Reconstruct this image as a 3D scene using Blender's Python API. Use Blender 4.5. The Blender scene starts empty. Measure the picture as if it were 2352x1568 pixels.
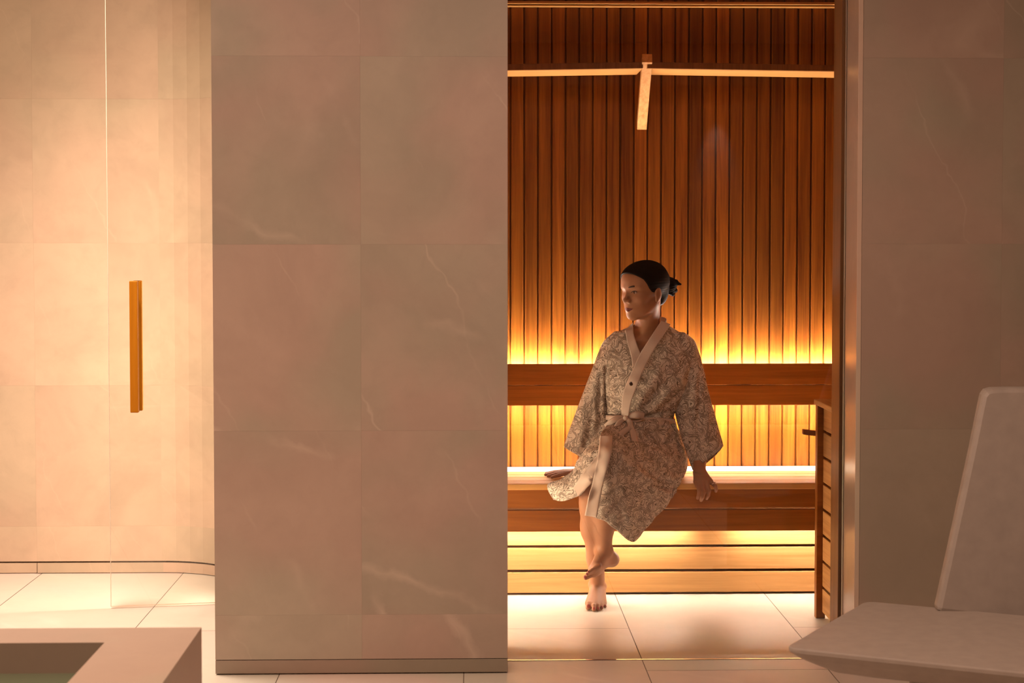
import bpy, bmesh, math, random
import numpy as np
from mathutils import Vector, Matrix
from mathutils.bvhtree import BVHTree
random.seed(7); RNG = np.random.RandomState(11)
col = bpy.context.scene.collection
# ------------------------------------------------------------------ camera
FPX = 3800.0; CAMZ = 1.4
PITCH = math.radians(2.2); YAW = math.atan(96.0/FPX*math.cos(math.radians(2.2)))
PPX, PPY = 1176.0, 706.0
_f = Vector((math.sin(YAW)*math.cos(PITCH), math.cos(YAW)*math.cos(PITCH), -math.sin(PITCH)))
_r = Vector((math.cos(YAW), -math.sin(YAW), 0)); _u = _r.cross(_f)
def ray(px, py): return _f + _r*((px-PPX)/FPX) + _u*((PPY-py)/FPX)
def at(px, py, Y):
    """point seen at photo pixel (px,py) lying in the plane y=Y"""
    d = ray(px, py); d = d*(Y/d.y); return Vector((d.x, d.y, d.z+CAMZ))
def onz(px, py, z=0.0):
    d = ray(px, py); t = (z-CAMZ)/d.z; return Vector((d.x*t, d.y*t, z))
def X(px, Y, py=1000): return at(px, py, Y).x
def Z(py, Y, px=1300): return at(px, py, Y).z
cd = bpy.data.cameras.new('camera'); cam = bpy.data.objects.new('camera', cd); col.objects.link(cam)
cd.sensor_width = 36; cd.lens = 36*FPX/2352; cd.shift_y = (PPY-784)/2352.0; cd.clip_start = .05
cam.location = (0, 0, CAMZ); cam.rotation_euler = (math.pi/2-PITCH, 0, -YAW)
cd.dof.use_dof = True; cd.dof.focus_distance = 6.35; cd.dof.aperture_fstop = 6.0
sc = bpy.context.scene; sc.camera = cam
sc.view_settings.view_transform = 'Standard'; sc.view_settings.look = 'None'
sc.view_settings.gamma = 1; sc.view_settings.exposure = 1.35; sc.view_settings.use_curve_mapping = False
w = bpy.data.worlds.new('world'); sc.world = w; w.use_nodes = True
w.node_tree.nodes['Background'].inputs[0].default_value = (0, 0, 0, 1)
sc.cycles.max_bounces = 10; sc.cycles.diffuse_bounces = 5; sc.cycles.transparent_max_bounces = 12
sc.cycles.use_denoising = True; sc.cycles.sample_clamp_indirect = 6
sc.cycles.caustics_reflective = False; sc.cycles.caustics_refractive = False
# ------------------------------------------------------------------ materials
class NT:
    def __init__(s, name):
        s.m = bpy.data.materials.new(name); s.m.use_nodes = True; s.t = s.m.node_tree
        s.b = s.t.nodes['Principled BSDF']; s.out = s.t.nodes['Material Output']
    def n(s, typ, **kw):
        x = s.t.nodes.new('ShaderNode'+typ)
        for k, v in kw.items():
            if k.startswith('i_'): x.inputs[k[2:].replace('_', ' ')].default_value = v
            else: setattr(x, k, v)
        return x
    def l(s, a, b): s.t.links.new(a, b)
    def math(s, op, a, b=None, c=None, clamp=False):
        x = s.n('Math', operation=op); x.use_clamp = clamp
        for i, v in enumerate((a, b, c)):
            if v is None: continue
            if isinstance(v, (int, float)): x.inputs[i].default_value = v
            else: s.l(v, x.inputs[i])
        return x.outputs[0]
    def mix(s, f, a, b, mode='MIX'):
        x = s.n('Mix', data_type='RGBA', blend_type=mode)
        if isinstance(f, (int, float)): x.inputs[0].default_value = f
        else: s.l(f, x.inputs[0])
        for i, v in ((6, a), (7, b)):
            if isinstance(v, tuple): x.inputs[i].default_value = (*v, 1) if len(v) == 3 else v
            else: s.l(v, x.inputs[i])
        return x.outputs[2]
    def ramp(s, f, pts):
        x = s.n('ValToRGB'); e = x.color_ramp.elements
        while len(e) < len(pts): e.new(0.5)
        for i, (p, c) in enumerate(pts):
            e[i].position = p; e[i].color = (*c, 1) if len(c) == 3 else c
        s.l(f, x.inputs[0]); return x.outputs[0]
    def noise(s, vec, scale, detail=4, rough=.55, dist=0):
        x = s.n('TexNoise'); x.inputs['Scale'].default_value = scale; x.inputs['Detail'].default_value = detail
        x.inputs['Roughness'].default_value = rough; x.inputs['Distortion'].default_value = dist
        s.l(vec, x.inputs['Vector']); return x.outputs['Fac']
    def mapping(s, vec, scale=(1, 1, 1), rot=(0, 0, 0), loc=(0, 0, 0)):
        x = s.n('Mapping'); x.inputs['Scale'].default_value = scale; x.inputs['Rotation'].default_value = rot
        x.inputs['Location'].default_value = loc; s.l(vec, x.inputs['Vector']); return x.outputs[0]
    def obj(s): return s.n('TexCoord').outputs['Object']
    def tint(s): return s.n('Attribute', attribute_name='tint').outputs['Fac']
    def rnd3(s, t):
        """a large offset vector from the tint value, so each tile or board has its own figure"""
        c = s.n('CombineXYZ'); s.l(s.math('MULTIPLY', t, 37.0), c.inputs[0]); s.l(s.math('MULTIPLY', t, 91.0), c.inputs[1]); s.l(s.math('MULTIPLY', t, 53.0), c.inputs[2])
        return c.outputs[0]
    def add(s, a, b):
        x = s.n('VectorMath', operation='ADD'); s.l(a, x.inputs[0]); s.l(b, x.inputs[1]); return x.outputs[0]

def stone(name, base, rough=.5, var=.10, vein=.5, tintamt=.16, spec=.5, veincol=None, scale=1.0, hue_amt=.55):
    q = NT(name); o = q.obj(); t = q.tint(); v = q.add(o, q.rnd3(t))
    big = q.noise(v, 2.2*scale, 5, .6, .6); fine = q.noise(v, 11*scale, 6, .65, .4)
    hue = q.noise(q.mapping(v, loc=(5, 9, 2)), 1.6*scale, 3, .5, .3)
    c1 = tuple(x*(1-var) for x in base); c2 = tuple(min(1, x*(1+var)) for x in base)
    c = q.ramp(big, [(.36, c1), (.64, c2)])
    c = q.mix(q.math('MULTIPLY', q.math('SUBTRACT', fine, .47), 1.3, clamp=True), c, tuple(x*.7 for x in base))
    warm = (base[0]*1.10, base[1]*.94, base[2]*.92); cool = (base[0]*.90, base[1]*.99, base[2]*.91)
    c = q.mix(hue_amt, c, q.ramp(hue, [(.42, cool), (.58, warm)]))
    # veins: thin iso lines of a stretched noise, masked
    out = c
    sx = q.n('SeparateXYZ'); q.l(v, sx.inputs[0])
    hx = q.math('ADD', sx.outputs[0], sx.outputs[1])
    for k, (a_, fq, wd, st) in enumerate(((.42, 1.25, .034, .8), (-.55, .9, .060, .6), (1.25, 1.1, .022, .7), (.40, 2.9, .014, .6))):
        tt_ = q.math('ADD', q.math('MULTIPLY', hx, math.cos(a_)), q.math('MULTIPLY', sx.outputs[2], math.sin(a_)))
        wob = q.noise(q.mapping(v, loc=(k*3, 2, k)), 2.4*scale, 4, .6)
        tt_ = q.math('ADD', tt_, q.math('MULTIPLY', wob, .22))
        d = q.math('ABSOLUTE', q.math('SUBTRACT', q.math('FRACT', q.math('MULTIPLY', tt_, fq*scale)), .5))
        fz = q.noise(q.mapping(v, loc=(k, 9, k*2)), 26*scale, 3, .7)
        ln = q.math('SUBTRACT', 1, q.math('DIVIDE', d, q.math('MULTIPLY', fz, wd*2)), clamp=True)
        mk = q.noise(q.mapping(v, loc=(1, k*5+2, 8)), 1.9*scale, 3, .6); mk = q.math('MULTIPLY', q.math('SUBTRACT', mk, .50, clamp=True), 7, clamp=True)
        out = q.mix(q.math('MULTIPLY', q.math('MULTIPLY', ln, mk), vein*st), out, veincol or tuple(min(1, x*1.55) for x in base))
    br = q.math('ADD', 1-tintamt/2, q.math('MULTIPLY', t, tintamt))
    cc = q.n('CombineColor'); [q.l(br, cc.inputs[i]) for i in range(3)]
    out = q.mix(1.0, out, cc.outputs[0], 'MULTIPLY')
    q.l(out, q.b.inputs['Base Color'])
    q.b.inputs['Roughness'].default_value = rough; q.b.inputs['Specular IOR Level'].default_value = spec
    bp = q.n('Bump'); bp.inputs['Strength'].default_value = .06; bp.inputs['Distance'].default_value = .01
    q.l(fine, bp.inputs['Height']); q.l(bp.outputs[0], q.b.inputs['Normal'])
    return q.m
def wood(name, dark, light, axis='Z', rough=.45, tintamt=.45, grain=1.0):
    q = NT(name); o = q.obj(); t = q.tint(); v = q.add(o, q.rnd3(t))
    s = {'Z': (1, 1, .035), 'X': (.035, 1, 1), 'Y': (1, .035, 1)}[axis]
    vm = q.mapping(v, scale=s)
    g1 = q.noise(vm, 38*grain, 5, .6, .7); g2 = q.noise(vm, 150*grain, 3, .6); g3 = q.noise(q.mapping(v, scale=tuple(x if x == 1 else .3 for x in s)), 3, 3)
    m = q.math('ADD', q.math('MULTIPLY', g1, .6), q.math('ADD', q.math('MULTIPLY', g2, .2), q.math('MULTIPLY', g3, .2)))
    c = q.ramp(m, [(.36, dark), (.64, light)])
    br = q.math('ADD', 1-tintamt*.62, q.math('MULTIPLY', t, tintamt))
    cc = q.n('CombineColor'); [q.l(br, cc.inputs[i]) for i in range(3)]
    c = q.mix(1.0, c, cc.outputs[0], 'MULTIPLY')
    q.l(c, q.b.inputs['Base Color']); q.b.inputs['Roughness'].default_value = rough; q.b.inputs['Specular IOR Level'].default_value = .16
    bp = q.n('Bump'); bp.inputs['Strength'].default_value = .08; bp.inputs['Distance'].default_value = .003
    q.l(g1, bp.inputs['Height']); q.l(bp.outputs[0], q.b.inputs['Normal'])
    return q.m
def plain(name, c, rough=.5, metal=0, spec=.5, **kw):
    q = NT(name); n = q.noise(q.obj(), 25, 4)
    q.l(q.ramp(n, [(.3, tuple(x*.93 for x in c)), (.7, tuple(min(1, x*1.05) for x in c))]), q.b.inputs['Base Color'])
    q.b.inputs['Roughness'].default_value = rough; q.b.inputs['Metallic'].default_value = metal; q.b.inputs['Specular IOR Level'].default_value = spec
    for k, v in kw.items(): q.b.inputs[k.replace('_', ' ')].default_value = v
    return q.m
def emis(name, c, s):
    q = NT(name); q.b.inputs['Base Color'].default_value = (.8, .8, .8, 1)
    q.b.inputs['Emission Color'].default_value = (*c, 1); q.b.inputs['Emission Strength'].default_value = s; return q.m
def glass(name, refl=1.0, tintc=(.98, .985, .98)):
    q = NT(name); q.t.nodes.remove(q.b)
    tr = q.n('BsdfTransparent'); tr.inputs[0].default_value = (*tintc, 1)
    gl = q.n('BsdfGlossy'); gl.inputs['Roughness'].default_value = .0; gl.inputs['Color'].default_value = (1, 1, 1, 1)
    fr = q.n('Fresnel'); fr.inputs['IOR'].default_value = 1.45
    mx = q.n('MixShader'); q.l(q.math('MULTIPLY', fr.outputs[0], refl), mx.inputs[0]); q.l(tr.outputs[0], mx.inputs[1]); q.l(gl.outputs[0], mx.inputs[2])
    q.l(mx.outputs[0], q.out.inputs['Surface']); return q.m

M = {}
STONE = (.50, .405, .33)
M['stone_pillar'] = stone('pillar_stone', (.385, .310, .256), rough=.45, tintamt=.22, vein=.62, var=.15)
M['base_stone'] = stone('baseboard_stone', (.29, .235, .185), rough=.5, tintamt=.05, vein=.2)
M['stone_left'] = stone('cream_stone', (.50, .375, .268), rough=.42, tintamt=.17, vein=.22, var=.11, hue_amt=.28)
M['stone_right'] = stone('pier_stone', (.36, .285, .228), rough=.5, tintamt=.10, vein=.45, var=.12)  # base tone of the right pier
M['stone_reveal'] = stone('polished_stone', (.60, .48, .38), rough=.2, tintamt=.05, vein=.2, spec=.9)
M['floor'] = stone('floor_tile', (.60, .53, .465), rough=.34, var=.05, tintamt=.07, vein=.25, spec=.5)
M['grout'] = plain('grout', (.20, .155, .12), .8)
M['plaster'] = plain('plaster', (.42, .35, .29), .85)
M['dark_plaster'] = plain('dark_plaster', (.10, .08, .065), .9)
M['cladding'] = wood('cedar_cladding', (.145, .036, .003), (.34, .116, .012), 'Z', tintamt=.62)
M['cedar_x'] = wood('cedar_board', (.215, .062, .006), (.35, .112, .014), 'X', tintamt=.25)
M['slat_x'] = wood('pale_slat', (.44, .21, .06), (.64, .35, .115), 'X', tintamt=.2)
M['base_x'] = wood('base_board', (.34, .16, .05), (.50, .26, .095), 'X', tintamt=.2)
M['guard_y'] = wood('guard_board', (.36, .16, .045), (.62, .33, .12), 'Y', tintamt=.3, rough=.55)
M['post'] = wood('dark_post', (.15, .055, .012), (.26, .10, .025), 'Z', tintamt=.15)
M['handle_wood'] = wood('handle_wood', (.36, .125, .004), (.46, .17, .007), 'Z', tintamt=.1, rough=.4)
M['glass'] = glass('clear_glass'); M['glass_edge'] = plain('glass_edge', (.72, .62, .5), .3)
M['metal'] = plain('brushed_bronze', (.35, .22, .12), .3, 1)
M['white'] = plain('chair_shell', (.36, .31, .27), .5)
M['matt_black'] = plain('dark_gap', (.03, .015, .008), .9)
LEDC = (1.0, .81, .68)
# ------------------------------------------------------------------ mesh helpers
class MB:
    def __init__(s): s.v = []; s.f = []; s.t = []
    def quad(s, a, b, c, d, t=.5):
        i = len(s.v); s.v += [tuple(a), tuple(b), tuple(c), tuple(d)]; s.f.append((i, i+1, i+2, i+3)); s.t.append(t)
    def box(s, x0, x1, y0, y1, z0, z1, t=None):
        if t is None: t = random.random()
        i = len(s.v)
        s.v += [(x, y, z) for z in (z0, z1) for y in (y0, y1) for x in (x0, x1)]
        for f in ((0, 2, 3, 1), (4, 5, 7, 6), (0, 1, 5, 4), (2, 6, 7, 3), (0, 4, 6, 2), (1, 3, 7, 5)):
            s.f.append(tuple(i+k for k in f)); s.t.append(t)
        return s
    def prism(s, pts, z0, z1, t=.5, pts2=None):
        """pts: CCW plan polygon; extruded in z (pts2: polygon at z1)"""
        i = len(s.v); n = len(pts); p2 = pts2 or pts
        s.v += [(p[0], p[1], z0 if len(p) < 3 else p[2]) for p in pts] + [(p[0], p[1], z1 if len(p) < 3 else p[2]) for p in p2]
        s.f.append(tuple(i+k for k in range(n))[::-1]); s.f.append(tuple(i+n+k for k in range(n)))
        for k in range(n): s.f.append((i+k, i+(k+1) % n, i+n+(k+1) % n, i+n+k))
        s.t += [t]*(n+2); return s
    def beam(s, a, b, wv, hv, t=.5):
        """box along a->b, half-size vectors wv, hv"""
        a, b, wv, hv = map(Vector, (a, b, wv, hv)); i = len(s.v)
        for p in (a, b):
            for q in (-wv-hv, wv-hv, wv+hv, -wv+hv): s.v.append(tuple(p+q))
        for f in ((3, 2, 1, 0), (4, 5, 6, 7), (0, 1, 5, 4), (1, 2, 6, 5), (2, 3, 7, 6), (3, 0, 4, 7)):
            s.f.append(tuple(i+k for k in f)); s.t.append(t)
        return s
    def tube(s, pts, rad, n=12, t=.5, flat=1.0, up=(0, 0, 1), cap=True):
        pts = [Vector(p) for p in pts]; i0 = len(s.v)
        if isinstance(rad, (int, float)): rad = [rad]*len(pts)
        prev = None
        for k, p in enumerate(pts):
            d = (pts[min(k+1, len(pts)-1)]-pts[max(k-1, 0)]).normalized()
            a = (Vector(up) if prev is None else prev); a = (a-d*a.dot(d))
            if a.length < 1e-5: a = d.orthogonal()
            a.normalize(); prev = a; b = d.cross(a)
            for j in range(n):
                th = 2*math.pi*j/n; s.v.append(tuple(p+a*math.cos(th)*rad[k]+b*math.sin(th)*rad[k]*flat))
        for k in range(len(pts)-1):
            for j in range(n):
                s.f.append((i0+k*n+j, i0+k*n+(j+1) % n, i0+(k+1)*n+(j+1) % n, i0+(k+1)*n+j)); s.t.append(t)
        if cap:
            s.f.append(tuple(i0+j for j in range(n))[::-1]); s.f.append(tuple(i0+(len(pts)-1)*n+j for j in range(n))); s.t += [t, t]
        return s
    def build(s, name, mat, parent=None, smooth=False, bevel=0, solid=0, sub=0):
        me = bpy.data.meshes.new(name); me.from_pydata(s.v, [], s.f)
        a = me.attributes.new('tint', 'FLOAT', 'FACE'); a.data.foreach_set('value', s.t)
        me.materials.append(mat); me.validate(); me.update()
        bm = bmesh.new(); bm.from_mesh(me); bmesh.ops.recalc_face_normals(bm, faces=bm.faces); bm.to_mesh(me); bm.free()
        if smooth: me.polygons.foreach_set('use_smooth', [True]*len(me.polygons))
        o = bpy.data.objects.new(name, me); col.objects.link(o)
        if parent is not None: o.parent = parent
        if solid:
            m = o.modifiers.new('solid', 'SOLIDIFY'); m.thickness = solid; m.offset = 0
        if bevel:
            m = o.modifiers.new('bevel', 'BEVEL'); m.width = bevel; m.segments = 2; m.limit_method = 'ANGLE'; m.angle_limit = math.radians(40)
        if sub:
            m = o.modifiers.new('sub', 'SUBSURF'); m.levels = sub; m.render_levels = sub
        return o
def tag(o, label=None, cat=None, group=None, kind=None):
    if label: o['label'] = label
    if cat: o['category'] = cat
    if group: o['group'] = group
    if kind: o['kind'] = kind
    return o
def empty(name, loc=(0, 0, 0), label=None, cat=None, group=None, kind=None):
    o = bpy.data.objects.new(name, None); o.empty_display_size = .05; col.objects.link(o)
    tag(o, label, cat, group, kind); EMP.append((o, Vector(loc))); return o
EMP = []
def settle():
    """move each empty to its thing's base without moving the parts"""
    for o, loc in EMP:
        o.location = loc
        for ch in [c for c in bpy.data.objects if c.parent == o]: ch.location = ch.location-loc
def struct(o): o['kind'] = 'structure'; return o

# ------------------------------------------------------------------ layout planes
YP = onz(830, 1548).y            # front face of the pillar
YG = onz(1500, 1515).y           # sauna glass line
YL = onz(1500, 1365).y           # lower bench boards
YW = onz(200, 1316).y            # rear wall of the left room and of the sauna
YS = YL-.11                      # bench skirt front
XP0, XP1 = X(491, YP), X(1166, YP)
XR = X(1965, YP)                 # right pier corner
ZC = 2.46                        # sauna ceiling
HC = 2.95                        # room ceiling
print('PLANES', YP, YG, YL, YW, XP0, XP1, XR)
XSL, XSR = XP0+.16, 1.95         # sauna inner side walls

# ---- floor: running bond of 0.6 x 1.2 tiles
ZF = 0.0
xg0 = onz(1414, 1368).x; yj = onz(1300, 1443).y; yjl = onz(480, 1448).y
fl = MB(); g = .0016
k = -8
while k < 6:
    x0 = xg0+k*.6; x1 = x0+.6
    par = (k % 2 == 1); base = yj if par else yj+.6
    if k <= -3: base = yjl
    y = base-1.2*8
    while y < YW+.6:
        ya, yb = max(y, -1.7), min(y+1.2, YW+.05)
        cuts = [ya, yb]
        if ya < YG < yb and x1 > XP1-.5 and x0 < 1.6: cuts = [ya, YG, yb]
        for a_, b_ in zip(cuts[:-1], cuts[1:]):
            if b_-a_ > .01: fl.quad((x0+g, a_+g, ZF), (x1-g, a_+g, ZF), (x1-g, b_-g, ZF), (x0+g, b_-g, ZF), random.random())
        y += 1.2
    k += 1
fl_o = struct(fl.build('floor', M['floor']))
gr = MB(); gr.box(-4, 3.2, -1.8, YW+.1, -.2, -.0015, .5); struct(gr.build('floor_grout', M['grout'])); bpy.data.objects['floor_grout'].parent = fl_o

# ---- pillar between the two openings: real slabs with hairline joints
def slabs(mb, xs, zs, y, depth, tints=None):
    e = .0001
    for i in range(len(xs)-1):
        for j in range(len(zs)-1):
            mb.box(xs[i]+e, xs[i+1]-e, y, y+depth, zs[j]+e, zs[j+1]-e, random.random() if tints is None else tints[(i+j*7) % len(tints)])
zj = [Z(p, YP, 830) for p in (1513, 1411, 989, 561, 129)]
zs = [zj[0]]+zj[1:]+[zj[4]+.607, HC]
xm = X(830, YP)
random.seed(3)
pm = MB()
tt = {(0, 0): .45, (1, 0): .42, (0, 1): .5, (1, 1): .38, (0, 2): .72, (1, 2): .42, (0, 3): .25, (1, 3): .62, (0, 4): .5, (1, 4): .55, (0, 5): .5, (1, 5): .5}
for i, (a_, b_) in enumerate(((XP0, xm), (xm, XP1))):
    for j in range(len(zs)-1):
        pm.box(a_+.0001, b_-.0001, YP, YP+.02, zs[j]+.0001, zs[j+1]-.0001, tt[(i, j)]+i*.003+j*.001)
pm.box(XP0+.001, XP1-.001, YP+.019, YG+.20, .0, HC, .5)
struct(pm.build('wall_middle', M['stone_pillar']))
bb = MB(); bb.box(XP0, XP1, YP+.001, YP+.02, .004, zj[0]-.0025, .3); struct(bb.build('baseboard_middle', M['base_stone'], bevel=.0012))
# partition from the pillar to the rear wall, left side cream stone with a rounded corner, right side cedar
XA = X(372, YW, 1290); RAD = .40
pts = [(XA, YW)]
for i in range(1, 11):
    th = math.pi/2*i/10; pts.append((XA+RAD*math.sin(th), YW-RAD*(1-math.cos(th))))
pts.append((XP0+.03, YG+.19))
zl = [0.0, Z(1290, YW, 200)]
zls = [Z(p, YW, 200) for p in (1208, 885, 558, 227, -95)]+[HC]
def facade(mb, plan, zs, th, ts):
    for i in range(len(plan)-1):
        for j in range(len(zs)-1):
            a, b = Vector(plan[i]), Vector(plan[i+1]); d = (b-a).normalized(); nrm = Vector((d.y, -d.x))
            e = .0001; a2, b2 = a, b
            t = ts(i, j)
            mb.prism([(a2.x, a2.y), (b2.x, b2.y), (b2.x-nrm.x*th, b2.y-nrm.y*th), (a2.x-nrm.x*th, a2.y-nrm.y*th)], zs[j]+e, zs[j+1]-e, t)
xb = [X(p, YW, 900) for p in (81, 372)]
lw = MB(); zall = [zl[1]+.003]+zls
tl = [[.5, .35, .55, .45, .4, .4, .5], [.35, .45, .8, .5, .35, .5, .5], [.45, .35, .45, .4, .5, .45, .5]]
xs = [-3.6, -3.0, -2.45, xb[0], xb[1]-.0005]
xs2 = [-3.6, -3.1, -2.6, X(78, YW, 700), X(374, YW, 700)-.0005]
for j in range(len(zall)-1):
    xx = xs if j % 2 == 0 else xs2
    for i in range(len(xx)-1):
        lw.box(xx[i]+.0001, xx[i+1]-.0001, YW, YW+.03, zall[j]+.0001, zall[j+1]-.0001, tl[i % 3][j % 7]+.01*i)
facade(lw, pts[0:11], zall, .03, lambda i, j: .42+.16*((j*37) % 5)/5+.0)
facade(lw, pts[10:12], zall, .03, lambda i, j: .5)
lw.box(-3.6, XA, YW+.03, YW+.1, 0, HC, .5)
struct(lw.build('wall_back', M['stone_left']))
bl = MB()
for i in range(3): bl.box(xs[i]+.001, xs[i+1]-.001, YW-.001, YW+.03, .003, zl[1]-.004, .35)
bl.box(xb[0]+.002, xb[1], YW-.004, YW+.03, .003, zl[1]-.004, .35)
facade(bl, [(p[0], p[1]-.003) for p in pts], [.003, zl[1]-.004], .03, lambda i, j: .3)
struct(bl.build('baseboard_back', M['stone_left']))
# cedar side of the partition and the sauna shell
sh = MB()
def boards_y(mb, x, y0, y1, z0, z1, face, pitch=.0585, gap=.007, th=.012):
    y = y0
    while y < y1:
        mb.box(*(sorted((x, x+face*th))), y+gap/2, min(y+pitch, y1)-gap/2, z0, z1); y += pitch
boards_y(sh, XSL, YG+.21, YW-.02, 0, ZC, 1); sh.box(XSL-.02, XSL, YG+.2, YW, 0, ZC, .1)
struct(sh.build('wall_left', M['cladding']))
sh = MB(); boards_y(sh, XSR, YG+.10, YW-.02, 0, ZC, -1); sh.box(XSR, XSR+.05, YG+.1, YW+.05, 0, ZC, .1)
struct(sh.build('wall_right', M['cladding']))
# rear cladding boards, pitch read from the photograph
pitch = (X(1894, YW, 400)-X(1204, YW, 400))/22.0
bw = MB(); x = X(1204, YW, 400)-pitch*15; random.seed(21)
tv = {12: .35, 13: .3, 14: .5, 15: .25, 16: .35, 17: .72, 18: .12, 19: .25, 20: .55, 21: .3, 22: .18, 23: .85, 24: .4, 25: .45, 26: .6, 27: .1, 28: .6, 29: .95, 30: .3, 31: .2, 32: .18, 33: .1, 34: .62, 35: .3, 36: .5, 37: .35, 38: .5}
kk = 0
gw = pitch*.105
while x < XSR:
    x0 = max(x+gw/2, XSL+.013); x1 = min(x+pitch-gw/2, XSR-.013)
    if x1-x0 > .005:
        i = len(bw.v); y0 = YW-.002; c = .0035
        t = tv.get(kk, random.random()*.7)+random.random()*.04
        pr = [(x0, y0+.016), (x0, y0+c), (x0+c, y0), (x1-c, y0), (x1, y0+c), (x1, y0+.016)]
        bw.prism(pr, .0, ZC, t)
    x += pitch; kk += 1
bw.box(XSL-.05, XSR+.05, YW+.013, YW+.03, 0, ZC, .2)
struct(bw.build('wall_sauna_back', M['cladding']))
ce = MB(); y = YG+.12
while y < YW: ce.box(XSL, XSR, y+.003, y+.055, ZC, ZC+.02); y += .058
struct(ce.build('ceiling_sauna', M['cedar_x']))
cb = MB(); cb.box(XSL-.1, XSR+.1, YG-.02, YW+.05, ZC+.02, ZC+.06, .5); o_ = struct(cb.build('ceiling_backing', M['dark_plaster'])); o_.parent = bpy.data.objects['ceiling_sauna']
# thin batten seen at the very top
yt = YW-.06
tb = MB(); tb.box(XSL+.013, XSR-.013, yt, YW-.004, Z(8, yt), Z(3, yt), .8); tb.box(XSL+.013, XSR-.013, yt+.02, YW-.004, Z(12.5, yt), Z(10, yt), .7)
struct(tb.build('trim_1', M['slat_x']))

# ---- right pier
rp = MB(); zr = [0, Z(985, YP, 2100), Z(560, YP, 2100), Z(133, YP, 2100), Z(133, YP, 2100)+.607, HC]
xr_ = [XR+.016, X(2296, YP), X(2296, YP)+.6, 3.1]
for i in range(3):
    for j in range(5): rp.box(xr_[i]+.0001, xr_[i+1]-.0001, YP, YP+.02, zr[j]+.0001, zr[j+1]-.0001, (.5, .35, .45)[i]+.02*j)
rp.box(XR+.016, 3.1, YP+.0195, YG+.03, 0, HC, .5)
rp.box(XR+.0165, 3.1, YG+.03, YG+.1, 0, HC, .5)
struct(rp.build('wall_front_right', M['stone_right']))
rv = MB(); rv.box(XR, XR+.0155, YP, YG+.03, .001, HC, .5); struct(rv.build('trim_2', M['stone_reveal'], bevel=.001))
# dark wood jamb behind the glass
yj0 = YG+.032
jb = MB(); jb.box(X(1918, yj0+.06), XR+.016, yj0+.0, yj0+.12, 0, ZC, .3); struct(jb.build('trim_3', M['post'], bevel=.0015))
# room shell (the rest of the spa room behind and beside the camera)
rs = MB(); rs.box(-3.75, -3.6, -1.8, YW+.1, 0, HC, .5); struct(rs.build('wall_spa_left', M['plaster']))
rs = MB(); rs.box(3.1, 3.25, -1.8, YG+.1, 0, HC, .5); struct(rs.build('wall_spa_right', M['plaster']))
rs = MB(); rs.box(-3.75, 3.25, -1.95, -1.8, 0, HC, .5); struct(rs.build('wall_rear', M['dark_plaster']))
rs = MB(); rs.box(-3.75, 3.25, -1.95, YW+.1, HC, HC+.1, .5); struct(rs.build('ceiling', M['plaster']))

# ---- sauna glass front
wn = empty('window_1', ((XP1+XR)/2, YG, 0), kind='structure')
gp = MB(); gp.box(XP1-.04, XR+.0, YG-.0, YG+.008, .0015, ZC+.02, .5); gp.build('pane', M['glass'], wn)
gp = MB(); gp.box(XP1-.04, XR, YG-.004, YG+.012, -.002, .0006, .5); gp.build('floor_channel', M['grout'], wn)

# ---- left glass screen with the timber pull handle
P0 = onz(255, 1397); P1 = onz(497, 1388); dr = (P1-P0).normalized()
dn = empty('door_1', (P0.x, P0.y, 0), kind='structure')
P1 = P0+dr*((XP0+.0-P0.x)/dr.x+.12)
nr = Vector((-dr.y, dr.x, 0))*.005
def pane(name, a, b, z0, z1, mat, par):
    m = MB(); m.prism([(a-nr)[:2], (b-nr)[:2], (b+nr)[:2], (a+nr)[:2]], z0, z1, .5); return m.build(name, mat, par)
pane('pane', P0+dr*.002, P1, .008, HC-.02, M['glass'], dn)
pane('pane_edge', P0-dr*.0009, P0+dr*.0012, .008, HC-.02, M['glass_edge'], dn)
YH = P0.y-.05
zt, zb = Z(645, YH, 308), Z(947, YH, 308); xh = X(308.5, YH, 800)
hb = MB(); hw = .0155
hb.box(xh-hw, xh+hw, YH-.012, YH+.012, zb, zt, .5); h_ = hb.build('handle', M['handle_wood'], dn, bevel=.003)
for zz in (zb+.06, zt-.06):
    m = MB(); m.tube([(xh, YH+.012, zz), (xh, YH+.052, zz)], .006, 10); m.build('handle_spacer', M['metal'], h_, smooth=True)
m = MB(); m.box(xh-hw, xh+hw, YH+.062, YH+.086, zb, zt, .4); m.build('inner_handle', M['handle_wood'], dn, bevel=.003)

# ---- bench
bn = empty('sauna_bench', (.6, YL, 0), 'built-in cedar sauna bench with slatted seat and boarded front, under the woman', 'bench')
xb0, xb1 = XSL+.014, XSR-.014
zt = Z(1111, YS); zt_seat = zt; zk = [(1114.5, 1167), (1172, 1221)]
yb_back = YW-.14
slats = [(YS+.0, .085), (YS+.091, .085), (YS+.182, .085), (YS+.273, .085)]
for y0, wd in slats:
    m = MB(); m.box(xb0, xb1, y0, min(y0+wd, yb_back), zt-.024, zt); m.build('seat_slat', M['slat_x'], bn, bevel=.003)
zprev = zt-.027
for i, (a_, b_) in enumerate(zk):
    m = MB(); m.box(xb0, xb1, YS+.004, YS+.026, Z(b_, YS), Z(a_, YS), (.55, .35)[i]); m.build('skirt_board', M['cedar_x'], bn, bevel=.002)
for i, (a_, b_) in enumerate(((1196, 1252), (1258, 1308), (1314, 1361))):
    m = MB(); m.box(xb0, xb1, YL, YL+.022, Z(b_, YL), Z(a_, YL), (.6, .5, .7)[i]); m.build('base_board', M['base_x'], bn, bevel=.002)
m = MB(); m.box(xb0, xb1, YL+.03, YL+.05, .0, zt-.03, .1)
for xx in (X(1630, YL), X(1630, YL)-1.3):   # bench frame
    m.box(xx-.03, xx+.03, YL+.05, YS+.33, .0, zt-.026, .2)
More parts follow.
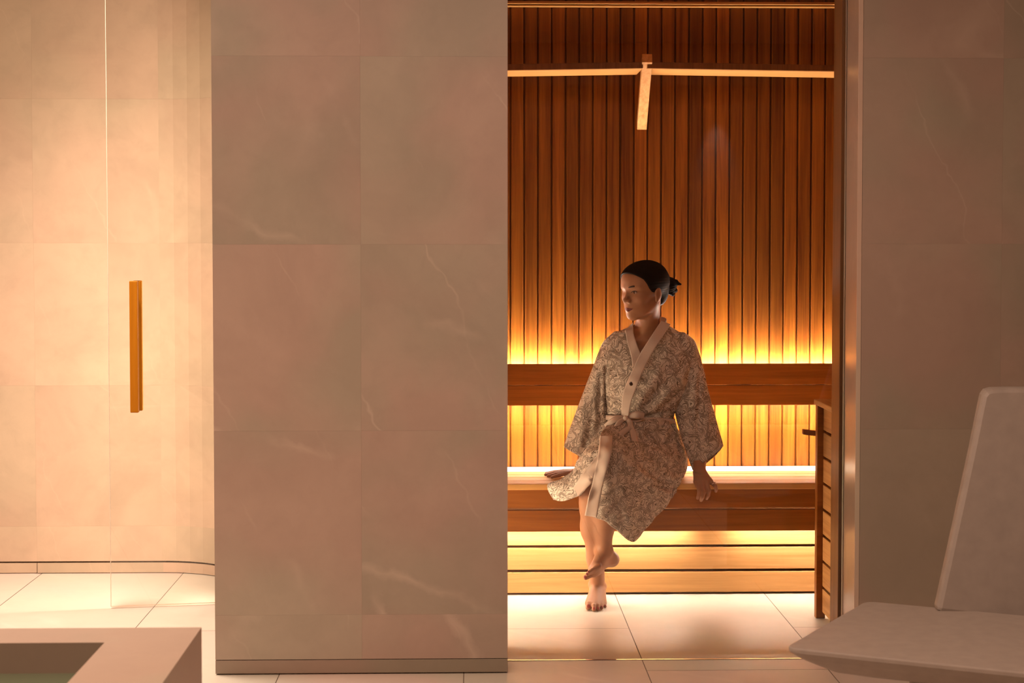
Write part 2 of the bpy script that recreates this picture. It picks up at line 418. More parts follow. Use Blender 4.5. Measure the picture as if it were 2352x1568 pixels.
m.box(xb0, xb1, YS+.362, YW-.004, zt-.06, zt-.034, .2); m.build('frame', M['post'], bn)
# ---- backrest
YBk = YW-.13
br_ = empty('lumbar_rail', (.6, YBk, Z(930, YBk)), 'two-board cedar backrest rail lit from behind, across the rear wall', 'rail')
for i, (a_, b_) in enumerate(((836, 883.6), (885.2, 931))):
    m = MB(); m.box(xb0, xb1, YBk, YBk+.022, Z(b_, YBk), Z(a_, YBk), (.5, .35)[i]); m.build('board', M['cedar_x'], br_, bevel=.0015)
for px in (1245, 1480, 1715, 1885):
    m = MB(); xx = X(px, YBk); m.box(xx-.02, xx+.02, YBk+.022, YW-.002, Z(905, YBk), Z(865, YBk), .2); m.build('bracket', M['post'], br_)
# ---- LED strips (lamps of the sauna, one glowing panel is a stand-in)
def strip(name, label, x0, x1, y0, y1, z0, z1, power, down, c=LEDC):
    e = empty(name, ((x0+x1)/2, y0, z0), label, 'led strip', 'warm light strips of the sauna')
    m = MB(); m.box(x0, x1, y0, y1, z0, z1, .5); m.build('profile', M['metal'], e)
    m = MB(); zz = (z0-.003, z0-.0005) if down else (z1+.0005, z1+.003)
    m.box(x0+.002, x1-.002, y0+.002, y1-.002, *zz, .5); m.build('diffuser', emis(name+'_light', c, power), e)
    return e
# ---- heater guard on the right
gd = empty('heater_guard', (1.6, 6.0, 0), 'slatted timber heater guard, chest-low, in front of the bench end beside the right jamb', 'guard')
pf = onz(1881, 1419); XG = pf.x; YGa = pf.y; YGb = YG+.13
ztop = Z(930, YGa, 1880)
m = MB(); m.box(XG-.012, XG+.022, YGa-.006, YGa+.03, .0, ztop, .4); m.build('post', M['cedar_x'], gd, bevel=.002)
m = MB(); m.box(XG+.002, XG+.03, YGb-.03, YGb, .0, ztop, .4); m.build('post', M['cedar_x'], gd, bevel=.002)
nb = 8; hgt = (ztop-.02)/nb; random.seed(5)
for i in range(nb):
    m = MB(); m.box(XG+.01, XG+.028, YGb-.028, YGa-.008, .02+i*hgt+.005, .02+(i+1)*hgt-.005); m.build('side_board', M['guard_y'], gd, bevel=.002)
for i in range(nb):
    m = MB(); m.box(XG+.024, XSR-.016, YGa+.005, YGa+.023, .02+i*hgt+.005, .02+(i+1)*hgt-.005); m.build('rear_board', M['cedar_x'], gd, bevel=.002)
m = MB(); zc_ = Z(918, YGa, 1878)
m.box(XG-.018, XG+.09, YGb-.03, YGa+.035, ztop, zc_); m.box(XG+.09, XSR-.016, YGa-.03, YGa+.035, ztop, zc_); m.build('top_rail', M['guard_y'], gd, bevel=.003)
a_ = at(1843, 991, YGa+.10); b_ = at(1905, 999, YGa+.10)
lm = MB(); lm.beam(a_, b_, (0, .011, 0), (0, 0, .010)); lm.build('handle', M['post'], gd, bevel=.003)
# ---- high rail with its slanting brace
yr = YW-.42
wr = empty('timber_rail', at(1490, 165, yr), 'long horizontal timber rail high across the sauna, with a slanting brace', 'rail')
def seg(p0, p1):
    a = at(*p0); b = at(*p1)
    m = MB(); m.beam(a+Vector((0, .115, .009)), b+Vector((0, .115, .009)), Vector((0, .115, 0)), Vector((0, 0, .009)), .8); m.build('rail', M['slat_x'], wr, bevel=.002)  # pale underside board: LED glow from below put into its wood colour
    m = MB(); m.beam(a+Vector((0, -.008, .013)), b+Vector((0, -.008, .013)), Vector((0, .008, 0)), Vector((0, 0, .0125)), .3); m.build('rail_shade_face', M['post'], wr, bevel=.002)  # dark front board added: shade on the rail's face put into its colour
seg((700, 170, yr+.10), (1476, 158, yr))
seg((1486, 158, yr), (2150, 169, yr+.08))
a_ = at(1486.5, 143, yr-.03); b_ = at(1474, 298, YW-.004)
m = MB(); d = (b_-a_).normalized(); up = Vector((0, 0, 1)); n_ = (up-d*up.dot(d)).normalized()
if n_.z < 0: n_ = -n_
m.beam(a_+n_*.02, b_+n_*.02, (.0205, 0, 0), n_*.02, .7); m.build('brace', M['guard_y'], wr, bevel=.002)

# ---- basin in the left foreground
zb_ = .52
c0 = onz(463, 1440, zb_); i0 = onz(240, 1475, zb_)
bs = empty('stone_basin', (c0.x-.8, c0.y-.8, 0), 'raised square stone basin filled with greenish water, nearest thing in the left corner', 'basin')
bx0, bx1, by0, by1 = -2.6, c0.x, 1.9, c0.y
ix1, iy1 = i0.x, i0.y; ix0, iy0 = bx0+.2, by0+.2
M['basin'] = stone('basin_stone', (.37, .30, .235), rough=.5, tintamt=.02, vein=.08, var=.06)
m = MB()
m.box(ix1, bx1, by0, by1, 0, zb_, .5); m.box(bx0, ix0, by0, by1, 0, zb_, .5)
m.box(ix0, ix1, iy1, by1, 0, zb_, .5); m.box(ix0, ix1, by0, iy0, 0, zb_, .5); m.box(ix0, ix1, iy0, iy1, 0, .12, .5)
m.build('basin_wall', M['basin'], bs)
q = NT('pool_water'); q.b.inputs['Base Color'].default_value = (.11, .16, .095, 1); q.b.inputs['Roughness'].default_value = .03
q.b.inputs['IOR'].default_value = 1.33; q.b.inputs['Transmission Weight'].default_value = .35
bp = q.n('Bump'); bp.inputs['Strength'].default_value = .1; bp.inputs['Distance'].default_value = .01
q.l(q.noise(q.obj(), 5, 2), bp.inputs['Height']); q.l(bp.outputs[0], q.b.inputs['Normal'])
zw = Z(1546, iy1, 100)
m = MB(); m.quad((ix0, iy0, zw), (ix1, iy0, zw), (ix1, iy1, zw), (ix0, iy1, zw)); m.build('water', q.m, bs)
# ---- LED strips and the glowing stand-in for the rear slat
zbt, zbb = Z(836, YBk), Z(931, YBk)
strip('led_strip', 'thin light strip hidden behind the upper edge of the backrest, glowing up the boards', xb0+.01, xb1-.01, YW-.040, YW-.028, zbt-.030, zbt-.022, 290, False)
strip('led_strip', 'thin light strip hidden behind the lower edge of the backrest, glowing down the boards', xb0+.01, xb1-.01, YBk+.030, YBk+.044, zbb+.012, zbb+.020, 170, True)
strip('led_strip', 'wide glowing panel standing in for a lit slat between bench seat and rear wall', xb0+.01, xb1-.01, YS+.365, YW-.006, zt_seat-.030, zt_seat-.016, 1.5, False, (1, .80, .52))  # added emission gives the bench's rear slat its lit look
zs_ = Z(1221, YS)
xgap = X(1630, YL)
strip('led_strip', 'light strip under the bench skirt, the stretch behind the feet of the woman', xb0+.01, xgap-.085, YS+.04, YS+.055, zs_+.012, zs_+.020, 74, True, (1, .86, .72))
strip('led_strip', 'light strip under the bench skirt, the stretch beside the heater guard', xgap+.085, xb1-.01, YS+.04, YS+.055, zs_+.012, zs_+.020, 74, True, (1, .86, .72))

# ---- lounge chair in the right foreground
M['white'] = plain('chair_shell', (.34, .29, .25), .5)
zs0 = .40; lc = empty('lounge_chair', onz(2250, 1480, 0), 'smooth beige lounge chair with pointed seat, in front of the right stone pier', 'chair')
A = onz(1803, 1486, zs0); B = onz(1955, 1399, zs0); C_ = onz(2352, 1544, zs0)
dAC = (C_-A).normalized(); dAB = (B-A).normalized()
C2 = A+dAC*1.25; B2 = A+dAB*.62; D2 = C2+dAB*.62
def rounded(pts, r, n=5):
    out = []
    for i, p in enumerate(pts):
        a, b = Vector(pts[i-1][:2]), Vector(pts[(i+1) % len(pts)][:2]); p = Vector(p[:2])
        d1 = (a-p).normalized(); d2 = (b-p).normalized()
        for k in range(n+1):
            t = k/n; q_ = (p+d1*r*(1-t))*(1-t)+(p+d2*r*t)*t+0*p
            # quadratic bezier through p
            q_ = (p+d1*r)*(1-t)**2+p*2*t*(1-t)+(p+d2*r)*t**2
            out.append((q_.x, q_.y))
    return out
top = rounded([A, C2, D2, B2], .035)
cen = Vector((sum(p[0] for p in top)/len(top), sum(p[1] for p in top)/len(top)))
def inset(ps, d):
    o = []
    for i, p in enumerate(ps):
        v = Vector(p)-cen; o.append(tuple(cen+v*(1-d/v.length)))
    return o
lay = [(0, zs0), (.0, zs0-.012), (.03, zs0-.03), (.11, zs0-.062), (.20, zs0-.075)]
m = MB(); rings = [[(x_, y_, z_) for x_, y_ in inset(top, d_)] for d_, z_ in lay]
n_ = len(top)
for r_ in rings: m.v += r_
m.f.append(tuple(range(n_))); m.t.append(.5)
for k in range(len(rings)-1):
    for i in range(n_): m.f.append((k*n_+i, k*n_+(i+1) % n_, (k+1)*n_+(i+1) % n_, (k+1)*n_+i)); m.t.append(.5)
m.f.append(tuple((len(rings)-1)*n_+i for i in range(n_))[::-1]); m.t.append(.5)
m.build('seat', M['white'], lc, bevel=.004)
m = MB(); bp_ = inset(top, .30); b2 = inset(top, .24); m.prism(b2, 0, .03, .5); m.prism(bp_, .03, zs0-.07, .5); m.build('base', M['white'], lc, bevel=.006)
# back: a leaning slab whose left edge and rounded top follow the photo, real thickness
yb0 = onz(2155, 1400, zs0).y-.02; yb1 = yb0+.13
pL0 = at(2155, 1400, yb0); pL1 = at(2262, 893, yb1); zt1 = pL1.z
outl = [(2152, 1405)]+[(2155, 1390), (2205, 1160), (2233, 1030), (2252, 935), (2258, 908), (2266, 897), (2280, 893), (2330, 892), (2480, 892), (2640, 892), (2655, 897), (2662, 908), (2700, 1470)]
m = MB(); fr, bk = [], []
for px, py in outl:
    s_ = (1405-py)/510.0; yy = yb0+.13*s_
    p = at(px, py, yy); fr.append(tuple(p)); bk.append((p.x, p.y+.045, p.z+.004))
n_ = len(fr); m.v = fr+bk; m.f.append(tuple(range(n_))); m.f.append(tuple(range(n_, 2*n_))[::-1])
for i in range(n_): m.f.append((i, (i+1) % n_, n_+(i+1) % n_, n_+i))
m.t = [.5]*len(m.f); m.build('backrest', M['white'], lc, bevel=.012)

# ---- lamps of the rooms, plus an added fill on the guard
def area(name, loc, size, power, c, rot=(0, 0, 0), size_y=None, spread=180):
    d = bpy.data.lights.new(name, 'AREA'); d.energy = power; d.color = c; d.size = size
    if size_y: d.shape = 'RECTANGLE'; d.size_y = size_y
    d.spread = math.radians(spread)
    o = bpy.data.objects.new(name, d); col.objects.link(o); o.location = loc; o.rotation_euler = rot; return o
def spot(name, loc, target, power, c, ang=60, blend=.6, r=.05):
    d = bpy.data.lights.new(name, 'SPOT'); d.energy = power; d.color = c; d.spot_size = math.radians(ang); d.spot_blend = blend; d.shadow_soft_size = r
    o = bpy.data.objects.new(name, d); col.objects.link(o); o.location = loc
    o.rotation_euler = (Vector(target)-Vector(loc)).to_track_quat('-Z', 'Y').to_euler(); return o
WARM = (1, .66, .49)
area('spa_ceiling_light', (-.5, 2.95, HC-.02), 3.6, 41, WARM, size_y=1.2)
area('left_ceiling_light', (-1.6, 5.75, HC-.03), .6, 17, (1, .80, .66), size_y=.8, spread=100)
area('left_cove_light', (-2.3, 4.6, HC-.03), 1.6, 9, (1, .72, .50), size_y=.8)
area('left_corner_light', (-.955, 6.43, 1.2), .05, 11, (1, .76, .58), rot=(math.pi/2, 0, math.radians(75)), size_y=2.2)
spot('sconce_light', (1.91, -1.66, 2.55), (1.91, -1.80, 1.9), 25, (1, .8, .7), 40, .8, .02)
area('sauna_side_light', (XSL+.06, 6.1, .30), .9, 5, (1, .76, .50), rot=(math.pi/2, 0, -math.pi/2), size_y=.25, spread=115)
spot('guard_light', (XSL+.05, YG+.06, .75), (XG, (YGa+YGb)/2+.03, .30), 130, (1, .74, .5), 34, .5, .03)  # added unseen spot that only brightens the guard boards
# ==================================================================== the woman
person = empty('person', at(1490, 1105, 6.54), 'seated person in pale patterned robe, dark hair in a bun, legs crossed', 'person')
def A3(px, py, Y): return np.array(at(px, py, Y-.06))
def proj(P):
    """world points (n,3) -> photo pixels"""
    P = np.asarray(P)-np.array([0, 0, CAMZ]); d = P@np.array(_f)
    return np.stack([PPX+FPX*(P@np.array(_r))/d, PPY-FPX*(P@np.array(_u))/d], 1)
class Field:
    def __init__(s, xs, ys, zs):
        s.ax = [np.asarray(a, np.float32) for a in (xs, ys, zs)]
        s.D = np.full([len(a) for a in s.ax], .2, np.float32)
    def apply(s, lo, hi, f, k, op='u'):
        sl = []
        for a, l, h in zip(s.ax, lo, hi):
            i0 = np.searchsorted(a, l-.022); i1 = np.searchsorted(a, h+.022)
            if i1 <= i0: return
            sl.append(slice(i0, i1))
        sl = tuple(sl)
        x = s.ax[0][sl[0]][:, None, None]; y = s.ax[1][sl[1]][None, :, None]; z = s.ax[2][sl[2]][None, None, :]
        b = f(x, y, z); a = s.D[sl]
        if op == 'u':
            if k > 0:
                h = np.maximum(k-np.abs(a-b), 0); s.D[sl] = np.minimum(a, b)-h*h/(4*k)
            else: s.D[sl] = np.minimum(a, b)
        elif op == 's':
            b = -b; h = np.maximum(k-np.abs(a-b), 0); s.D[sl] = np.maximum(a, b)+h*h/(4*k)
    def cap(s, a, b, ra, rb, k=.01, op='u', flat=None):
        a, b = np.asarray(a, float), np.asarray(b, float); d = b-a; L = max(d@d, 1e-12); r = max(ra, rb)
        def f(x, y, z):
            px, py, pz = x-a[0], y-a[1], z-a[2]
            t = np.clip((px*d[0]+py*d[1]+pz*d[2])/L, 0, 1)
            return np.sqrt((px-t*d[0])**2+(py-t*d[1])**2+(pz-t*d[2])**2)-(ra+t*(rb-ra))
        s.apply(np.minimum(a, b)-r, np.maximum(a, b)+r, f, k, op)
    def ell(s, c, r, R=None, k=.02, op='u'):
        c = np.asarray(c, float); r = np.asarray(r, float); R = np.eye(3) if R is None else R; m = r.max()
        def f(x, y, z):
            px, py, pz = x-c[0], y-c[1], z-c[2]
            k0 = 0; k1 = 0
            for i in range(3):
                q = px*R[0][i]+py*R[1][i]+pz*R[2][i]
                k0 = k0+(q/r[i])**2; k1 = k1+(q/r[i]**2)**2
            k0 = np.sqrt(k0); k1 = np.sqrt(k1)+1e-9
            return k0*(k0-1)/k1
        s.apply(c-m, c+m, f, k, op)
    def val(s, p):
        i = [min(max(np.searchsorted(a, q)-1, 0), len(a)-2) for a, q in zip(s.ax, p)]
        t = [(q-a[j])/(a[j+1]-a[j]) for a, q, j in zip(s.ax, p, i)]
        v = 0
        for dx in (0, 1):
            for dy in (0, 1):
                for dz in (0, 1):
                    v += s.D[i[0]+dx, i[1]+dy, i[2]+dz]*(t[0] if dx else 1-t[0])*(t[1] if dy else 1-t[1])*(t[2] if dz else 1-t[2])
        return v
    def hit(s, p, d, n=90, step=.0015):
        """first surface point from p along d"""
        p = np.asarray(p, float); d = np.asarray(d, float); d = d/np.linalg.norm(d)
        for i in range(n*3):
            v = s.val(p)
            if v < 1e-4: return p
            p = p+d*max(v*.7, .0003)
        return p
    def mesh(s):
        D = s.D; ins = D < 0; nx, ny, nz = D.shape
        c = np.zeros((nx-1, ny-1, nz-1), np.int8)
        for dx in (0, 1):
            for dy in (0, 1):
                for dz in (0, 1): c += ins[dx:nx-1+dx, dy:ny-1+dy, dz:nz-1+dz]
        idx = np.argwhere((c > 0) & (c < 8)); del c
        cor = np.stack([D[idx[:, 0]+dx, idx[:, 1]+dy, idx[:, 2]+dz] for dx in (0, 1) for dy in (0, 1) for dz in (0, 1)], 1)
        offs = [(dx, dy, dz) for dx in (0, 1) for dy in (0, 1) for dz in (0, 1)]
        acc = np.zeros((len(idx), 3)); cnt = np.zeros(len(idx))
        for a in range(8):
            for b in range(a+1, 8):
                if sum(abs(offs[a][q]-offs[b][q]) for q in range(3)) != 1: continue
                va, vb = cor[:, a], cor[:, b]; m = (va < 0) != (vb < 0)
                t = np.where(m, va/np.where(m, va-vb, 1), 0)
                pa, pb = np.array(offs[a], float), np.array(offs[b], float)
                acc[m] += (pa+(pb-pa)*t[m, None]); cnt[m] += 1
        acc /= cnt[:, None]
        V = np.stack([s.ax[q][idx[:, q]]+acc[:, q]*(s.ax[q][idx[:, q]+1]-s.ax[q][idx[:, q]]) for q in range(3)], 1)
        key = (idx[:, 0]*(ny-1)+idx[:, 1])*(nz-1)+idx[:, 2]   # argwhere order is sorted
        F = []
        for axn in range(3):
            sl0 = [slice(None)]*3; sl1 = [slice(None)]*3; sl0[axn] = slice(0, -1); sl1[axn] = slice(1, None)
            m = ins[tuple(sl0)] != ins[tuple(sl1)]
            e = np.argwhere(m); o1, o2 = [q for q in range(3) if q != axn]
            ok = (e[:, o1] > 0) & (e[:, o2] > 0) & (e[:, o1] < D.shape[o1]-1) & (e[:, o2] < D.shape[o2]-1); e = e[ok]
            q4 = []
            for (u, v) in ((1, 1), (0, 1), (0, 0), (1, 0)):
                cc = e.copy(); cc[:, o1] -= u; cc[:, o2] -= v
                q4.append(np.searchsorted(key, (cc[:, 0]*(ny-1)+cc[:, 1])*(nz-1)+cc[:, 2]))
            q4 = np.stack(q4, 1); fl = ins[tuple(e.T)]
            if axn == 1: fl = ~fl
            q4[~fl] = q4[~fl][:, ::-1]; F.append(q4)
        return V, np.concatenate(F)
def mesh_obj(name, V, F, mat, parent, smooth=True, attrs=None):
    me = bpy.data.meshes.new(name); me.vertices.add(len(V)); me.vertices.foreach_set('co', np.asarray(V, np.float32).ravel())
    F = np.asarray(F); n = F.shape[1]
    me.loops.add(F.size); me.loops.foreach_set('vertex_index', F.ravel().astype(np.int32))
    me.polygons.add(len(F)); me.polygons.foreach_set('loop_start', np.arange(0, F.size, n, dtype=np.int32)); me.polygons.foreach_set('loop_total', np.full(len(F), n, np.int32))
    me.update(calc_edges=True); me.validate()
    if smooth: me.polygons.foreach_set('use_smooth', [True]*len(me.polygons))
    for k_, v_ in (attrs or {}).items():
        a = me.attributes.new(k_, 'FLOAT_VECTOR', 'POINT'); a.data.foreach_set('vector', np.asarray(v_, np.float32).ravel())
    me.materials.append(mat); o = bpy.data.objects.new(name, me); col.objects.link(o)
    if parent is not None: o.parent = parent
    return o
def axis(*seg):
    out = []
    for a, b, h in seg: out += list(np.arange(a, b-1e-6, h))
    return np.array(out)
# ---------------------------------------------------------------- head frame
PSI = math.radians(52); HC0 = A3(1480, 668, 6.60)
fv = Vector((-math.sin(PSI), -math.cos(PSI), 0)); sv = Vector((math.cos(PSI), -math.sin(PSI), 0)); uv = Vector((0, 0, 1))
pt_ = Matrix.Rotation(math.radians(3), 3, sv); fv = pt_@fv; uv = pt_@uv
if fv.z > 0: pt_ = Matrix.Rotation(math.radians(-6), 3, sv); fv = pt_@fv; uv = pt_@uv
HR = np.array([list(fv), list(sv), list(uv)]).T        # columns f, s, u
def HL(f, s, u): return HC0+HR@np.array([f, s, u])
body = Field(axis((.27, .62, .0028), (.62, .83, .0019), (.83, 1.04, .0024)),
             axis((5.96, 6.18, .003), (6.18, 6.40, .0023), (6.40, 6.64, .0019), (6.64, 6.84, .003)),
             axis((-.004, .13, .0021), (.13, 1.09, .0028), (1.09, 1.36, .0019)))
B = body
# head
B.ell(HL(-.012, 0, .038), (.097, .075, .078), HR, k=0)
B.ell(HL(.036, 0, .042), (.060, .062, .052), HR, k=.03)
B.ell(HL(.030, 0, -.02), (.060, .056, .068), HR, k=.03)
for g_ in (-1, 1):
    B.ell(HL(.054, g_*.037, -.024), (.024, .020, .021), HR, k=.022)
    B.cap(HL(.002, g_*.049, -.050), HL(.062, g_*.012, -.094), .015, .012, k=.03)
    B.cap(HL(.086, g_*.012, .021), HL(.068, g_*.044, .021), .007, .008, k=.016)
B.ell(HL(.062, 0, -.058), (.032, .030, .030), HR, k=.025)
B.ell(HL(.074, 0, -.093), (.014, .017, .013), HR, k=.018)
B.ell(HL(.022, 0, -.068), (.05, .046, .028), HR, k=.03)
B.cap(HL(.087, 0, .010), HL(.103, 0, -.024), .0062, .0065, k=.012)
B.ell(HL(.1065, 0, -.0305), (.0088, .0088, .0078), HR, k=.010)
for g_ in (-1, 1):
    B.ell(HL(.095, g_*.0110, -.0345), (.010, .0062, .0066), HR, k=.007)
    B.ell(HL(.101, g_*.031, .001), (.014, .019, .010), HR, k=.012, op='s')
    B.ell(HL(.100, g_*.0062, -.0405), (.0042, .0032, .003), HR, k=.002, op='s')
    B.cap(HL(.0925, g_*.004, -.0628), HL(.085, g_*.0210, -.0630), .0036, .0020, k=.006)
    B.cap(HL(.0920, g_*.003, -.0712), HL(.085, g_*.0190, -.0650), .0044, .0020, k=.006)
    B.ell(HL(-.004, g_*.073, -.010), (.017, .0075, .030), HR, k=.006)
    B.ell(HL(.001, g_*.0815, -.009), (.0080, .0058, .0145), HR, k=.003, op='s')
    B.ell(HL(.004, g_*.074, -.034), (.008, .005, .009), HR, k=.006)
B.cap(HL(.0945, -.017, -.0668), HL(.0945, .017, -.0668), .0010, .0010, k=.002, op='s')
# neck and trunk
nb_ = A3(1486, 778, 6.645)
B.cap(HL(-.022, 0, -.045), nb_, .046, .050, k=.03)
B.cap(HL(-.012, .038, -.055), A3(1476, 770, 6.60), .012, .011, k=.02)
for px_, g_ in ((1416, -1), (1566, 1)):
    sh_ = A3(px_, 806, 6.645)
    B.cap(A3(1484+g_*4, 762, 6.66), sh_, .036, .040, k=.03)
    B.cap(A3(1484+g_*6, 782, 6.592), A3(1484+g_*60, 776, 6.60), .0085, .008, k=.018)
B.ell(A3(1490, 815, 6.645), (.125, .068, .075), k=.04)
B.ell(A3(1490, 880, 6.65), (.118, .080, .12), k=.05)
for g_ in (-1, 1): B.ell(A3(1490+g_*30, 868, 6.60), (.050, .050, .050), k=.03)
B.ell(A3(1492, 975, 6.66), (.095, .072, .10), k=.05)
B.ell(A3(1494, 1060, 6.67), (.13, .09, .07), k=.05)
# arms
def limb(pts, rs, k=.03):
    for i in range(len(pts)-1): B.cap(pts[i], pts[i+1], rs[i], rs[i+1], k=k)
LW = A3(1607, 1080, 6.505)
limb([A3(1566, 806, 6.645), A3(1602, 940, 6.665), A3(1606, 1030, 6.575), LW], [.040, .033, .031, .0235])
RWp = A3(1333, 1083, 6.655); RWp[2] = zt_seat+.026
limb([A3(1416, 806, 6.645), A3(1366, 940, 6.735), A3(1354, 1030, 6.715), RWp], [.040, .033, .030, .0225])
# left hand draped over the bench edge
kn = [(1603.5, 1105), (1613, 1104), (1622.5, 1104), (1631, 1104)]
pip = [(1606.5, 1126), (1617.5, 1129), (1628.5, 1127), (1643, 1116)]
dip = [(1605, 1137), (1614, 1140.5), (1627, 1137), (1645, 1123)]
tip = [(1602.5, 1143.5), (1610.5, 1148.5), (1623.5, 1144.5), (1644.5, 1128)]
yk = [6.462, 6.458, 6.460, 6.468]
for i in range(4):
    K = A3(*kn[i], yk[i]); W0 = LW+np.array([(-.010, -.003, .004, .011)[i], -.012, -.006])
    B.cap(W0, K, .0135, .0105, k=.012)
    r0 = (.0083, .0086, .0083, .0072)[i]
    P = A3(*pip[i], yk[i]-.022); Dp = A3(*dip[i], yk[i]-.020); T = A3(*tip[i], yk[i]-.010)
    B.cap(K, P, r0+.0012, r0, k=.005); B.cap(P, Dp, r0, r0-.0008, k=.004); B.cap(Dp, T, r0-.0008, r0-.0018, k=.003)
B.cap(LW+np.array([-.012, -.006, -.006]), A3(1598, 1106, 6.468), .012, .0095, k=.012)
B.cap(A3(1598, 1106, 6.468), A3(1602.5, 1119.5, 6.452), .0088, .0068, k=.004)
# right hand flat on the slats
zh = zt_seat+.010
ft = [(1255, 1092), (1253, 1095.5), (1259, 1098.5), (1268, 1101)]
for i in range(4):
    T = np.array(onz(*ft[i], zt_seat)); T[2] = zh
    K = RWp+(T-RWp)*.48+np.array([0, (.018, .006, -.006, -.018)[i]*.6, 0]); K[2] = zh+.012
    Pm = (K+T)/2; Pm[2] = zh+.008
    B.cap(RWp+np.array([0, (.010, .003, -.003, -.010)[i], 0]), K, .013, .0098, k=.010)
    B.cap(K, Pm, .0088, .0078, k=.004); B.cap(Pm, T, .0078, .0062, k=.003)
tb_ = np.array(onz(1302, 1101, zt_seat)); tb_[2] = zh; B.cap(RWp+np.array([-.01, -.012, -.004]), tb_, .011, .0075, k=.008)
# legs. left leg stands, right leg crosses in front
LH, RH = A3(1528, 1082, 6.66), A3(1456, 1082, 6.66)
LK, RK = A3(1357, 1116, 6.31), A3(1391, 1088, 6.255)
LA, RA = A3(1372.5, 1345, 6.470), A3(1388, 1262, 6.365)
B.cap(LH, LK, .078, .050, k=.04); B.cap(RH, RK, .078, .050, k=.04)
def shin(K, A, calf_side, rk=.046, rc=.0455, ra=.0285):
    d = A-K; B.cap(K, K+d*.22, rk, rc-.003, k=.03); B.cap(K+d*.18, K+d*.42, rc-.003, rc, k=.03)
    B.cap(K+d*.40, K+d*.72, rc-.002, .033, k=.03); B.cap(K+d*.70, A, .033, ra, k=.02)
    B.ell(K+d*.34+np.array([calf_side*.004, .016, 0]), (.036, .036, .085), k=.03)
shin(LK, LA, 1); shin(RK, RA, 1)
# standing (left) foot
toes = [(1351.5, 1396.5, .0118, .0105), (1364, 1399, .0085, .0078), (1373.5, 1398, .0082, .0072), (1382, 1395, .0078, .0068), (1389.5, 1391, .0072, .0062)]
heel = np.array([LA[0]+.006, LA[1]+.052, .026])
B.ell(heel, (.027, .032, .028), k=.02); B.cap(LA+np.array([0, .012, -.01]), heel, .027, .024, k=.02)
for i, (px_, py_, r_, rt) in enumerate(toes):
    T = np.array(onz(px_, py_, .008)); T[2] = r_*.9
    ba = T+np.array([(LA[0]-T[0])*.10, (.034, .029, .027, .026, .025)[i], 0]); ba[2] = (.020, .0185, .0175, .0155, .014)[i]
    B.cap(LA+np.array([(-.010, -.004, .002, .007, .011)[i], -.016, -.010-.003*i]), ba, .021-.001*i, (.0155, .0125, .0125, .012, .0115)[i], k=.014)
    md = (T+ba)/2; md[2] = max(T[2], ba[2])+.001
    B.cap(ba, md, r_*1.0, r_*.92, k=.004); B.cap(md, T, r_*.95, rt, k=.003)
for g_, dz in ((-1, .006), (1, -.002)): B.ell(LA+np.array([g_*.025, .004, dz]), (.010, .012, .012), k=.012)
# hanging (right) foot, pointing down and inward
rh = A3(1406, 1284, 6.40); rt_ = A3(1352, 1320, 6.285)
B.ell(rh, (.024, .026, .024), k=.02); B.cap(RA+np.array([.006, .01, -.008]), rh, .026, .023, k=.02)
rball = A3(1365, 1310, 6.305)
B.cap(RA+np.array([-.006, -.012, -.012]), rball+np.array([0, .006, .004]), .0265, .019, k=.02)
B.cap(rh+np.array([-.01, -.006, .0]), rball+np.array([0, 0, -.004]), .019, .017, k=.025)
rtoe = [(1345.5, 1325.5, 6.272, .0112), (1349, 1318, 6.262, .0080), (1353, 1313, 6.260, .0076), (1358, 1309, 6.262, .0070), (1363.5, 1306, 6.266, .0064)]
for i, (px_, py_, Y_, r_) in enumerate(rtoe):
    T = A3(px_, py_, Y_); ba = T+np.array([.030, .022, .010])*(1.0, .85, .8, .75, .7)[i]
    B.cap(rball+np.array([.01, .01, .006]), ba, .018, r_+.002, k=.012); B.cap(ba, T, r_+.0008, r_-.0012, k=.0035)
B.ell(RA+np.array([.022, -.010, .002]), (.009, .010, .011), k=.012)
def seat_box(x, y, z):   # the bench presses the underside flat
    return np.maximum(np.maximum((YS-.003)-y, z-(zt_seat+.002)), .22-z)+0*x
B.apply((.3, YS, .24), (1.0, 6.78, zt_seat+.002), seat_box, .004, 's')
V, F = B.mesh()
hl = (V-HC0)@HR
print('BODY verts', len(V))
# skin: lips and blush are read from head coordinates
q = NT('skin'); a_ = q.n('Attribute', attribute_name='headpos').outputs['Vector']; sp = q.n('SeparateXYZ'); q.l(a_, sp.inputs[0])
hf, hs, hu = sp.outputs
fine = q.noise(q.obj(), 60, 3)
base = q.mix(fine, (.31, .138, .068), (.36, .166, .086))
ls = q.math('DIVIDE', hs, .0235); lu = q.math('DIVIDE', q.math('SUBTRACT', q.math('ADD', hu, .0672), q.math('MULTIPLY', q.math('MULTIPLY', ls, ls), .0035)), .0085)
lu = q.math('DIVIDE', lu, q.math('SUBTRACT', 1.02, q.math('MULTIPLY', q.math('ABSOLUTE', ls), .55)))
lr = q.math('ADD', q.math('MULTIPLY', ls, ls), q.math('MULTIPLY', lu, lu))
lm_ = q.math('MULTIPLY', q.math('MULTIPLY', q.math('SUBTRACT', 1.12, lr), 4, clamp=True), q.math('GREATER_THAN', hf, .07), clamp=True)
c_ = q.mix(lm_, base, (.12, .014, .009))
q.l(c_, q.b.inputs['Base Color']); q.b.inputs['Roughness'].default_value = .55; q.b.inputs['Specular IOR Level'].default_value = .3
q.b.inputs['Subsurface Weight'].default_value = .12; q.b.inputs['Subsurface Radius'].default_value = (.012, .005, .003)
q.b.inputs['Subsurface Scale'].default_value = .6
bodyo = mesh_obj('body', V, F, q.m, person, attrs={'headpos': hl})
